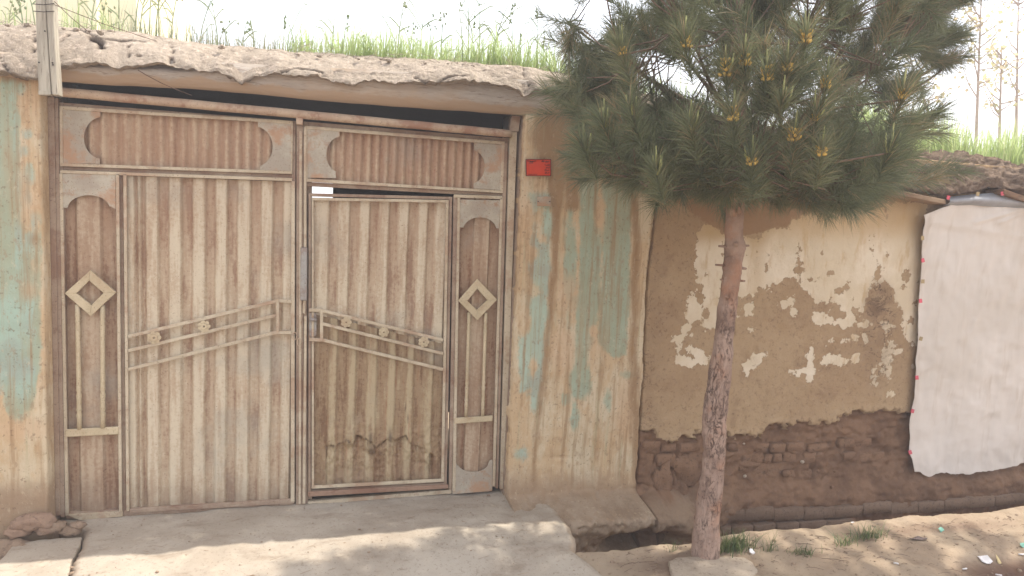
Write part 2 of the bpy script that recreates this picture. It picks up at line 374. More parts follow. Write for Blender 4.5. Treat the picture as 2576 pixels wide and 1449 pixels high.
def m_adobe():
    n = NT('adobe_with_whitewash')
    c = n.mix(n.ramp(n.noise(1.4, 4, .6), .4, .62), rgb(172, 146, 114), rgb(163, 136, 105))
    c = n.mix(n.ramp(n.noise(5, 6, .65, off=4.), .52, .72, 0, .6), c, rgb(138, 110, 84))
    c = n.mix(n.ramp(n.noise(46, 5, .72, off=8.), .54, .66, 0, .55), c, rgb(116, 90, 68))
    c = n.mix(n.ramp(n.noise(64, 5, .72, off=28.), .56, .67, 0, .45), c, rgb(180, 156, 128))
    c = n.mix(n.ramp(n.voro(42, sc=(1, 1, .5)), .0, .10, .5, 0), c, rgb(178, 148, 112))
    wob = n.math('ADD', n.math('MULTIPLY', n.math('SUBTRACT', n.noise(13, 6, .6), .5), 44.), n.math('ADD', n.math('MULTIPLY', n.math('SUBTRACT', n.noise(48, 5, .7, off=3.), .5), 26.), n.math('MULTIPLY', n.math('SUBTRACT', n.voro(30), .45), 9.)))
    w = n.mix(n.ramp(n.noise(2.2, 5, .6, off=1.), .42, .6), rgb(222, 206, 182), rgb(210, 192, 164))
    w = n.mix(n.ramp(n.noise(6, 6, .65, sc=(2.5, 1, .7), off=7.), .52, .7, 0, .6), w, rgb(188, 156, 112))
    w = n.mix(n.ramp(n.attr('stain'), 0., 1., 0, .8), w, rgb(184, 152, 108))
    wm = n.ramp(n.math('ADD', n.attr('white'), wob), -.7, .7, 1, 0)
    c = n.mix(wm, c, w)
    c = n.mix(n.ramp(n.math('ADD', n.attr('over'), wob), -2., 2., .85, 0), c, rgb(150, 118, 88))
    c = n.mix(n.math('MULTIPLY', n.attr('dampw'), n.ramp(n.noise(9, 7, .72, off=77.), .36, .56, .1, .65), clamp=True), c, rgb(116, 92, 72))
    ck = n.math('ABSOLUTE', n.math('SUBTRACT', n.noise(7, 6, .6, dist=.6, off=33.), .5)); c = n.mix(n.math('MULTIPLY', n.ramp(ck, .0, .012, 1, 0), n.ramp(n.attr('dampw'), .1, .6, .0, .9)), c, rgb(70, 52, 42))
    pit = n.ramp(n.voro(13), .0, .05, 1, 0)
    c = n.mix(n.math('MULTIPLY', pit, .7), c, rgb(90, 66, 50))
    h = n.math('ADD', n.math('ADD', n.noise(14, 9, .72), n.math('MULTIPLY', wm, .22)), n.math('MULTIPLY', n.noise(90, 4, .7), .4))
    c = n.mix(n.ramp(n.attr('eroded'), .35, .65), c, n.mix(n.ramp(n.noise(4, 6, .7, off=2.), .4, .65), rgb(134, 104, 81), rgb(112, 85, 66)))
    c = n.mix(n.math('MULTIPLY', n.attr('ledge'), .75, clamp=True), c, n.mix(n.ramp(n.noise(5, 6, .7, off=61.), .4, .62), rgb(150, 130, 109), rgb(126, 104, 84)))
    return n.done(c, .95, n.bump(h, .75, .016), .12)
ADOBE = m_adobe()
def m_fabric():
    n = NT('grey_white_sheet_fabric')
    c = n.mix(n.ramp(n.noise(1.2, 4, .6), .4, .62), rgb(226, 216, 206), rgb(216, 205, 193))
    c = n.mix(n.ramp(n.noise(5, 5, .6, sc=(3, 1, .5), off=3.), .52, .75, 0, .5), c, rgb(196, 180, 162))
    h = n.noise(260, 2, .5)
    return n.done(c, .9, n.bump(h, .25, .002), .15, trans=.15)
FABRIC = m_fabric()
def m_simple(name, col, rough=.8, var=.12, scale=20, spec=.25, trans=None):
    n = NT(name); c = n.mix(n.ramp(n.noise(scale, 4, .6), .38, .64), tuple(min(.9, q * (1 + var)) for q in col), tuple(q * (1 - var) for q in col))
    return n.done(c, rough, n.bump(n.noise(scale * 3, 4, .6), .3, .002), spec, trans=trans)
PINK = m_simple('pink_tape', rgb(206, 96, 108)); TAN = m_simple('tan_tape', rgb(170, 148, 110))
PLASTIC = m_simple('clear_grey_plastic', rgb(186, 186, 190), .25, .1, 6, .5, trans=.4)
ORANGE = m_simple('orange_red_plate_paint', rgb(196, 62, 34), .55, .08, 8)
DARKPR = m_simple('dark_print', rgb(60, 30, 26), .7)
STONE = m_mud('pale_flat_stone', rgb(176, 162, 144), rgb(160, 145, 128), rgb(132, 116, 100), .012, straw=False)
BRICKM = m_mud('kerb_brick_clay', rgb(134, 112, 94), rgb(118, 97, 81), rgb(92, 74, 61), .014, straw=False)
RUBBLE = m_mud('pink_rubble', rgb(160, 130, 108), rgb(146, 122, 104), rgb(112, 92, 80), .012, straw=False)
YELLOWW = m_simple('pale_yellow_wall', rgb(232, 225, 192), .9, .05, 1.5)
PAPERM = m_simple('white_paper', rgb(220, 216, 214), .8); GREENP = m_simple('green_plastic', rgb(120, 170, 150), .5)
TWIG = m_simple('twig_brown', rgb(96, 74, 60), .9); DLEAF = m_simple('dry_leaf', rgb(196, 176, 130), .9)
BLACK = m_simple('dark_iron', rgb(50, 40, 36), .7)
def m_bark():
    n = NT('pine_bark')
    c = n.mix(n.ramp(n.noise(7, 6, .65), .38, .64), rgb(176, 150, 134), rgb(152, 126, 111))
    c = n.mix(n.ramp(n.noise(5, 5, .6, off=3.), .5, .66, 0, .8), c, rgb(174, 130, 104))
    z = n.n('ShaderNodeSeparateXYZ'); n.put(z.inputs[0], n.pos)
    lowz = n.ramp(n.math('ADD', z.outputs[2], n.math('MULTIPLY', n.noise(5, 4, .6), .6)), 1.35, 1.75, 1, .2)
    v = n.math('ABSOLUTE', n.math('SUBTRACT', n.noise(26, 5, .7, sc=(1.3, 1.3, .38), dist=1.2, off=6.), .5))
    fis = n.math('MULTIPLY', n.ramp(v, 0., .035, 1, 0), lowz)
    patchy = n.ramp(n.noise(6, 5, .7, off=44.), .42, .6, .15, 1)
    c = n.mix(n.math('MULTIPLY', fis, n.math('MULTIPLY', patchy, .8)), c, rgb(80, 60, 52))
    c = n.mix(n.math('MULTIPLY', n.ramp(n.noise(34, 5, .7, off=6.), .54, .66, 0, .6), lowz), c, rgb(98, 76, 66))
    c = n.mix(n.ramp(n.noise(50, 5, .7, off=16.), .56, .67, 0, .5), c, rgb(186, 160, 140))
    h = n.math('SUBTRACT', n.math('MULTIPLY', n.noise(24, 8, .72, sc=(1.3, 1.3, .5)), 1.2), n.math('MULTIPLY', n.math('MULTIPLY', fis, patchy), .45))
    return n.done(c, .9, n.bump(h, 1., .012), .15)
BARK = m_bark()
LIMB = m_simple('pine_limb_bark', rgb(118, 100, 86), .9, .2, 30)
def m_leafy(name, a, b, c3, trans=.35, tc=None, rough=.5):
    n = NT(name); v = n.attr('var'); c = n.mix(n.ramp(v, 0., .55), a, b); c = n.mix(n.ramp(v, .6, 1.), c, c3)
    return n.done(c, rough, None, .35, trans=trans, transcol=(n.mix(.5, c, tc) if tc else None))
NEEDLE = m_leafy('pine_needles', rgb(96, 104, 80), rgb(124, 130, 98), rgb(158, 140, 108), .42)
GRASS = m_leafy('green_grass', rgb(134, 154, 108), rgb(160, 176, 122), rgb(196, 198, 160), .55, rgb(196, 214, 136))
DRYG = m_leafy('grey_dry_weed', rgb(118, 128, 104), rgb(140, 146, 116), rgb(166, 158, 124), .35)
CONE = m_simple('yellow_pollen_cone', rgb(206, 172, 96), .8, .15, 60)
CANDLE = m_simple('pale_green_candle', rgb(150, 150, 100), .8, .15, 60)
SAPL = m_leafy('young_leaf', rgb(168, 166, 120), rgb(194, 184, 140), rgb(200, 180, 144), .55)

# ================================================================== GROUND
def ground_all():
    o = mesh('ground', [(-40, -40, -.62), (40, -40, -.62), (40, 40, -.62), (-40, 40, -.62)], [(0, 1, 2, 3)], STREET, smooth=False)
    tag(o, kind='structure')
    # street dirt: its near-wall edge is the lip of the ditch
    lp = [(1440, 1363), (1490, 1362), (1545, 1364), (1570, 1368), (1600, 1361), (1700, 1354), (1760, 1347), (1850, 1334), (1950, 1322), (2050, 1310), (2150, 1300), (2260, 1290), (2350, 1283), (2460, 1273), (2576, 1264)]
    L = [gz(a, b, -.02) for a, b in lp]
    lipx = [-14, 1.9, 2.2] + [p[0] for p in L] + [7, 14]; lipy = [-.64, -.64, -.66] + [p[1] for p in L] + [L[-1][1] + .02, -.6]
    xs = np.concatenate([np.linspace(-14, -.6, 24), np.linspace(-.55, 6.2, 440), np.linspace(6.3, 14, 22)])
    lip = np.interp(xs, lipx, lipy) + np.array([.012 * mn.noise((x * 9, 0, 0)) + .008 * mn.noise((x * 30, 3, 0)) for x in xs])
    t = np.concatenate([np.linspace(0, 1.0, 76)[:-1], 1.0 + np.linspace(0, 1, 20) ** 2 * 12])
    X, T = np.meshgrid(xs, t); Y = lip[None] - T
    V = np.stack([X, Y, np.zeros_like(X)], -1).reshape(-1, 3)
    z = -.03 + .028 * fb(V, 1.1, 3, 3.) + .007 * fb(V, 6, 5, 9., .5)
    z = z.reshape(X.shape); z -= .02 * smooth(.0, .25, T) * (X > 2.3); z *= 1 + 0 * X
    z -= .045 * smooth(.02, .0, T)                      # worn lip
    z = np.where(X < 2.4, z - .05, z - .05 * (1 - smooth(2.4, 2.9, X)))
    # hollow with rubbish at the lower right
    hol = gz(2530, 1400); z -= .05 * np.exp(-(((X - hol[0]) / .35) ** 2 + ((Y - hol[1]) / .12) ** 2))
    damp = np.exp(-(((X - hol[0] - .05) / .32) ** 2 + ((Y - hol[1]) / .10) ** 2) ** 2)  # mask of darker patches: the hollow and two more
    d2 = gz(2250, 1305); damp = np.maximum(damp, .6 * np.exp(-(((X - d2[0] - .3) / .5) ** 2 + ((Y - d2[1] + .06) / .05) ** 2)))
    d3 = gz(1690, 1400); damp = np.maximum(damp, .7 * np.exp(-(((X - d3[0]) / .22) ** 2 + ((Y - d3[1]) / .12) ** 2)))
    G = np.stack([X, Y, z], -1)
    dr = []
    for k, (dy, dz) in enumerate([(.03, -.5), (.02, -.3), (.012, -.15), (.004, -.05)]):
        g = G[0].copy(); g[:, 1] += dy * (1 + .6 * np.sin(xs * 31 + k)); g[:, 2] += dz; dr.append(g)
    G = np.concatenate([np.array(dr), G]); damp = np.concatenate([np.zeros((4, len(xs))), damp])
    nv, nu = G.shape[:2]
    o = mesh('street', G.reshape(-1, 3), gridfaces(nu, nv, True), STREET, attrs={'damp': damp}); tag(o, kind='structure')
    global street_z
    zst = z.copy(); t_ = t.copy()
    def street_z(x, y):
        i = int(np.argmin(abs(xs - x))); tt = lip[i] - y; j = int(np.clip(np.searchsorted(t_, tt), 0, len(t_) - 1)); return float(zst[j, i])
    # ditch floor
    o = mesh('ditch', [(1.5, -.9, -.47), (14, -.9, -.47), (14, .3, -.47), (1.5, .3, -.47)], [(0, 1, 2, 3)], MUD_LEDGE, smooth=False); tag(o, kind='structure')
    # concrete apron in front of the gate
    rp = [(1330, 1226), (1365, 1229), (1378, 1252), (1395, 1275), (1418, 1300), (1436, 1322), (1444, 1345), (1450, 1366)]
    R = [gz(a, b) for a, b in rp]
    ry = [.5] + [p[1] for p in R] + [-.80, -.92, -1.6]; rx = [R[0][0]] + [p[0] for p in R] + [2.53, 2.62, 2.9]
    cp = [(215, 1330), (211, 1349), (205, 1372), (197, 1388), (186, 1409), (179, 1440), (176, 1475)]
    Cc = [gz(a, b) for a, b in cp]
    ly = [.5, .02] + [p[1] for p in Cc] + [-1.6]; lx = [-.12, -.05] + [p[0] for p in Cc] + [Cc[-1][0]]
    ys = np.concatenate([np.linspace(.45, .05, 8), np.linspace(.03, -1.15, 110), np.linspace(-1.17, -1.6, 12)])
    u = np.linspace(0, 1, 220)
    U, Yg = np.meshgrid(u, ys)
    fx = lambda y, px, pv: np.interp(-y, -np.array(px), pv)
    xl = fx(ys, ly, lx) + np.array([.012 * mn.noise((y * 14, 5, 0)) + .008 * mn.noise((y * 45, 7, 0)) for y in ys])
    xr = fx(ys, ry, rx) + np.array([.014 * mn.noise((y * 12, 15, 0)) + .01 * mn.noise((y * 42, 17, 0)) for y in ys])
    Xg = xl[:, None] * (1 - U) + xr[:, None] * U
    V = np.stack([Xg, Yg, 0 * Xg], -1).reshape(-1, 3)
    z = (.012 * fb(V, 1.6, 4, 21.) + .003 * fb(V, 9, 4, 2., .5)).reshape(Xg.shape)
    z -= .085 * smooth(.62, .98, -Yg + .03 * np.sin(Xg * 3)) + .05 * smooth(1., 1.5, -Yg)
    z -= .03 * smooth(.10, 0., xr[:, None] - Xg) * smooth(.5, .8, -Yg)
    z -= .02 * smooth(.03, 0., xr[:, None] - Xg)
    z -= .012 * smooth(.02, 0., Xg - xl[:, None]); z[:8] -= .01
    e = np.maximum(smooth(.05, 0, Xg - xl[:, None]), smooth(.06, 0, xr[:, None] - Xg))
    G = np.stack([Xg, Yg, z], -1)[::-1, :, :]; e = e[::-1]
    def back(B): B = B.copy(); B[:, 2] = -.3; return B
    o = slab_grid('pavement', G, back, CONC, attrs={'edge': e}); tag(o, kind='structure')
ground_all()

def rough_block(name, poly, z0, z1, mat, amp=.006, res=.02, seed=1., attrs=None, domed=0.):
    """slab whose outline is `poly` (xy), worn edges, uneven top"""
    poly = np.array(poly, float); c = poly.mean(0)
    pts = []
    for i in range(len(poly)):
        a = poly[i]; b = poly[(i + 1) % len(poly)]; m = max(2, int(np.linalg.norm(b - a) / res))
        for k in range(m):
            p = a + (b - a) * k / m; nn = .5 * amp * 2 * mn.noise((p[0] * 22 + seed, p[1] * 22, seed)) ; d = p - c; d = d / (np.linalg.norm(d) + 1e-9)
            pts.append(p + d * nn * 1.6)
    pts = np.array(pts); n = len(pts); V = []; rings = [(1., z0), (1.0, z1 - .010), (.992, z1 - .002), (.97, z1)] + [(s, z1) for s in (.85, .7, .5, .3, .12)]
    for s, z in rings:
        for p in pts:
            q = c + (p - c) * s; zz = z + (amp * 1.2 * mn.noise((q[0] * 7 + seed, q[1] * 7, 0)) + amp * .5 * mn.noise((q[0] * 25, q[1] * 25 + seed, 0)) + domed * (1 - s) if z > z0 else 0)
            V.append((q[0], q[1], zz))
    V.append((c[0], c[1], z1 + domed)); V.append((c[0], c[1], z0)); Fc = []
    for r in range(len(rings) - 1):
        for k in range(n): Fc.append((r * n + k, r * n + (k + 1) % n, (r + 1) * n + (k + 1) % n, (r + 1) * n + k))
    t = len(V) - 2
    for k in range(n): Fc.append(((len(rings) - 1) * n + k, (len(rings) - 1) * n + (k + 1) % n, t)); Fc.append(((k + 1) % n, k, t + 1))
    return mesh(name, V, Fc, mat)
def blob(r, seed, sub=2, sq=(1, 1, 1), amp=.25, f=1.6):
    import bmesh
    bm = bmesh.new(); bmesh.ops.create_icosphere(bm, subdivisions=sub, radius=1.)
    V = np.array([v.co[:] for v in bm.verts]); Fc = [[v.index for v in fc.verts] for fc in bm.faces]; bm.free()
    for i, p in enumerate(V):
        V[i] = p * (1 + amp * mn.fractal((p[0] * f + seed, p[1] * f, p[2] * f - seed), .6, 2.2, 3))
    return V * np.array(sq) * r, Fc

# broken slab at the lower left, dirt ledge and rubble
sp = [gz(a, b)[:2] for a, b in [(36, 1364), (100, 1353), (207, 1346), (201, 1371), (192, 1388), (180, 1409), (172, 1440), (168, 1500), (-150, 1530), (-40, 1450)]]
o = rough_block('concrete_slab', sp, -.14, -.006, CONC, .006, .02, 4.)
tag(o, 'cracked concrete slab lying loose at the lower left, beside the apron before the gate', 'slab')
def ledge():
    xs = np.linspace(-3.2, -.04, 200); ys = np.linspace(.1, -1.6, 110)
    X, Y = np.meshgrid(xs, ys[::-1]); V = np.stack([X, Y, 0 * X], -1).reshape(-1, 3)
    z = (.03 * fb(V, 3, 5, 31.) + .008 * fb(V, 16, 4, 4., .4)).reshape(X.shape) - .03
    z += .05 * smooth(-.35, 0, Y)
    pc = gz(95, 1328); z -= .09 * np.exp(-(((X - pc[0]) / .20) ** 2 + ((Y - pc[1] + .02) / .07) ** 2) ** 1.6)
    z -= .10 * smooth(-.26, -.34, Y) * smooth(-.45, -.3, X)
    G = np.stack([X, Y, z], -1)
    o = mesh('dirt_verge', G.reshape(-1, 3), gridfaces(len(xs), len(ys)), MUD_LEDGE, attrs={'crk': 0 * z}); tag(o, kind='structure')
ledge()
rub = [(64, 1316, .060, 'rounded pink stone in the rubble pit beside the left gate post'), (92, 1312, .075, 'largest orange stone in the rubble at the foot of the left wall'),
       (118, 1330, .05, 'pink broken brick lump in the rubble between slab and left wall'), (44, 1338, .055, 'leftmost reddish stone of the rubble heap'),
       (140, 1326, .05, 'grey mortar lump in the rubble pit under the gate corner'), (176, 1336, .045, 'grey crumbled mortar piece touching the broken slab'),
       (196, 1322, .035, 'small grey mortar crumb at the apron corner'), (180, 1430, .016, 'small pale stone in the crack beside the broken slab'),
       (184, 1444, .018, 'pale pebble at the bottom of the crack at lower left')]
for i, (px, py, r, lab) in enumerate(rub):
    p = at(px, py, -.19) if py < 1345 else gz(px, py, -.02); V, Fc = blob(r * .8, i * 3.3 + 1, 3, (1.3, .7, .7), .3)
    o = mesh('stone', V + p, Fc, RUBBLE if i < 4 else MUD_LEDGE); recentre(o)
    tag(o, lab, 'stone', 'stones and rubble by the left gate post')
fs = [gz(a, b, -.03)[:2] for a, b in [(1681, 1413), (1700, 1404), (1760, 1400), (1830, 1399), (1872, 1403), (1893, 1415), (1905, 1432), (1900, 1449), (1850, 1452), (1760, 1455), (1690, 1448)]]
o = rough_block('flat_stone', fs, -.16, -.028, STONE, .006, .02, 8.)
tag(o, 'large flat pale stone lying in the dirt at the foot of the pine tree', 'stone')

# ================================================================== WALLS
cP = lambda x, y: (1195 + .3472 * x, 440.2 + .3472 * y)
cQ = lambda x, y: (1195 + .3923 * x, 880.5 + .3923 * y)
c6 = lambda x, y: (1446.5 + .4385 * x, 503.1 + .4385 * y)
c7 = lambda x, y: (1320.7 + .4873 * x, 943.3 + .4873 * y)
c4 = lambda x, y: (2138.4 + .217 * x, 314.5 + .217 * y)
c1 = lambda x, y: (.3472 * x, .3472 * y)
def wallgrid(name, x0, x1, z0, z1, res, yf, mat, attrf, backy=.35, label=None, cat='wall', xedge=None):
    nx = max(4, int((x1 - x0) / res)); nz = max(4, int((z1 - z0) / res))
    X, Z = np.meshgrid(np.linspace(x0, x1, nx), np.linspace(z0, z1, nz))
    if xedge: X = xedge(X, Z)
    Y = yf(X, Z); G = np.stack([X, Y, Z], -1)
    pp = proj(G.reshape(-1, 3)); PX = pp[:, 0].reshape(X.shape); PY = pp[:, 1].reshape(X.shape)
    A = attrf(X, Z, PX, PY)
    if 'dy' in A: G[..., 1] += A.pop('dy')
    def back(B): B = B.copy(); B[:, 1] = backy; return B
    o = slab_grid(name, G, back, mat, attrs=A)
    if label: tag(o, label, cat)
    return o
def noise2(X, Z, scale, seed, octv=4, H=.5, sx=1., sz=1.):
    V = np.stack([X.ravel(), 0 * X.ravel() + seed, Z.ravel()], -1)
    return fb(V, scale, octv, seed, H, sx, 1, sz).reshape(X.shape)

WY = -.12
# --- left painted wall
xl_edge = at(112, 700, WY)[0]
def a_left(X, Z, PX, PY):
    U, Vv = PX / .3472, PY / .3472                     # crop pixels of the wall survey
    D = lambda cx, cy, a, b: sdell(PX, PY, (cx, cy), a, b)
    t = np.minimum.reduce([D(10, 205, 12, 18), D(34, 240, 9, 50), D(50, 222, 16, 14), D(38, 300, 9, 60), D(68, 340, 15, 14), D(60, 380, 14, 16), D(68, 440, 16, 26), D(72, 490, 10, 30), D(48, 500, 6, 60), D(84, 560, 9, 30), D(78, 610, 10, 30), D(45, 640, 8, 60), D(20, 860, 40, 120), D(-60, 900, 90, 120), D(60, 950, 30, 60), D(75, 800, 16, 60)])
    g = np.minimum.reduce([D(70, 820, 34, 160), D(20, 480, 34, 300), D(10, 760, 60, 110), D(60, 700, 22, 140), D(95, 640, 10, 110), D(50, 900, 50, 160)])
    org = np.minimum.reduce([D(80, 260, 16, 60), D(60, 460, 10, 60), D(85, 520, 14, 40), D(75, 730, 18, 20), D(60, 1080, 70, 24)])
    br = np.minimum.reduce([D(60, 185, 90, 22), D(88, 602, 12, 16)])
    return {'turq': t, 'green': g, 'orange': org, 'brown': br, 'ledge': 0 * g, 'dust': (1215 - PY) * 1.0,
            'dy': .008 * noise2(X, Z, 2.2, 3.) + .002 * noise2(X, Z, 18, 6.)}
wallgrid('plaster_wall', -3.2, xl_edge, -.25, 2.2, .014, lambda X, Z: WY + .0 * X - .03 * smooth(.25, -.05, Z), PAINTED, a_left,
         label='plaster wall with flaking turquoise paint left of the metal gate')

# --- painted wall right of the gate
xr_edge = at(1297, 800, WY)[0]
crack = [(1652, 480), (1648, 530), (1642, 600), (1636, 640), (1631, 700), (1626, 780), (1622, 860), (1618, 940), (1612, 1030), (1608, 1130), (1600, 1220), (1596, 1300)]
CK = np.array([at(a, b, WY) for a, b in crack]); ckf = lambda Z: np.interp(-Z, -CK[:, 2], CK[:, 0])
def a_right(X, Z, PX, PY):
    U, Vv = (PX - 1195) / .3472, (PY - 440.2) / .3472
    tq = sdpoly(U, Vv, [(385, 130), (560, 120), (565, 330), (550, 700), (530, 1000), (510, 1250), (490, 1500), (450, 1650), (400, 1560), (330, 1560), (305, 1300), (320, 1180), (400, 1100), (410, 1050), (385, 950), (390, 880), (470, 850), (385, 740), (370, 650), (450, 600), (470, 540), (400, 480), (430, 300), (400, 180)])
    tq = np.maximum(tq, -np.minimum.reduce([sdell(U, Vv, (470, 330), 22, 80), sdell(U, Vv, (490, 460), 28, 28), sdell(U, Vv, (425, 1400), 25, 50)]))
    tq = np.minimum.reduce([tq, sdell(U, Vv, (340, 2010), 55, 45), sdell(U, Vv, (430, 1620), 45, 90)])
    gr = np.minimum.reduce([sdpoly(U, Vv, [(745, -300), (870, -200), (915, 400), (915, 900), (880, 1180), (830, 1400), (700, 1430), (720, 1200), (750, 800), (755, 300)]),
                            sdpoly(U, Vv, [(925, 60), (1135, 60), (1130, 600), (1120, 1000), (1090, 1300), (1000, 1330), (930, 1270), (880, 1180), (905, 980), (925, 640)]),
                            sdell(U, Vv, (690, 620), 60, 500) + 12,
                            sdell(U, Vv, (760, 1500), 90, 130), sdell(U, Vv, (720, 1750), 35, 110), sdell(U, Vv, (960, 1640), 24, 70), sdell(U, Vv, (650, 1620), 40, 50), sdell(U, Vv, (1100, 1450), 60, 30)])
    gr = np.maximum(gr, -np.minimum.reduce([sdell(U, Vv, (905, 280), 35, 110), sdell(U, Vv, (860, 1130), 28, 40), sdell(U, Vv, (855, 1330), 30, 110)]))
    org = np.minimum.reduce([sdell(U, Vv, (670, 850), 85, 130), sdell(U, Vv, (905, 290), 30, 110), sdell(U, Vv, (640, 1280), 90, 160), sdell(U, Vv, (370, 330), 50, 250), sdell(U, Vv, (480, 90), 60, 60), sdell(U, Vv, (860, 1200), 30, 90), sdell(U, Vv, (1100, 1700), 90, 260)])
    bx = np.interp(Vv, [-400, 300, 700, 1000, 1250, 1450, 1700, 2100], [600, 590, 580, 550, 520, 505, 470, 430]); bw = np.interp(Vv, [-400, 0, 300, 600, 1100, 1500, 2000], [110, 95, 45, 34, 24, 26, 22])
    b1 = abs(U - bx) - bw
    b2 = abs(U - np.interp(Vv, [0, 400, 900, 1200, 1500, 1900], [1150, 1165, 1160, 1150, 1150, 1180])) - np.interp(Vv, [0, 600, 1200, 1600, 2000], [34, 30, 28, 48, 40])
    b3 = np.maximum(abs(U - np.interp(Vv, [0, 500, 1100], [870, 880, 905])) - 7, Vv - 1150)
    b4 = np.maximum(abs(U - np.interp(Vv, [-300, 0, 500], [690, 700, 720])) - 60, Vv - 260); b5 = sdell(U, Vv, (800, -260), 400, 300)
    d = ((1195 + .02 * (PX - 1290)) - PY) * 1.0
    hole = np.exp(-(((U - 620) / 70.) ** 2 + ((Vv - 2050) / 10.) ** 2))
    return {'ledge': smooth(.03, -.02, Z + .02 * (X - 2.7) + .02 * noise2(X, Z, 9, 2.)), 'turq': tq * .35, 'green': gr * .35, 'orange': org * .4, 'brown': np.minimum.reduce([b1, b2, b3, b4, b5]) * .4, 'dust': d,
            'dy': .010 * noise2(X, Z, 2.0, 13.) + .002 * noise2(X, Z, 18, 16.) + .012 * hole}
def x_edge(X, Z):
    u = (X - X.min()) / (X.max() - X.min()); e = ckf(Z) - .010 + .006 * noise2(Z, Z, 9, 2.); l = xr_edge + .006 * noise2(Z, Z, 11, 5.)
    return l + u * (e - l)
def y_painted(X, Z):
    y = WY + 0 * X
    y -= .015 * smooth(.14, .0, Z)
    zz = Z + .012 * noise2(X, Z, 4, 8.) + .02 * (X - 2.7)
    y -= .28 * smooth(.02, -.055, zz)                     # trodden ledge at its foot
    y += .05 * smooth(-.09, -.2, zz)
    y -= .022 * noise2(X, Z, 11, 33., 6, .4) * smooth(.08, -.05, Z)
    y += .28 * np.exp(-(((X - 3.02) / .22) ** 2 + ((Z + .25) / .10) ** 2) ** 1.5)
    return y
wallgrid('plaster_wall', xr_edge, 3.16, -.5, 2.2, .010, y_painted, PAINTED, a_right,
         label='plaster wall with streaked green and orange paint between the gate and the pine', xedge=x_edge)

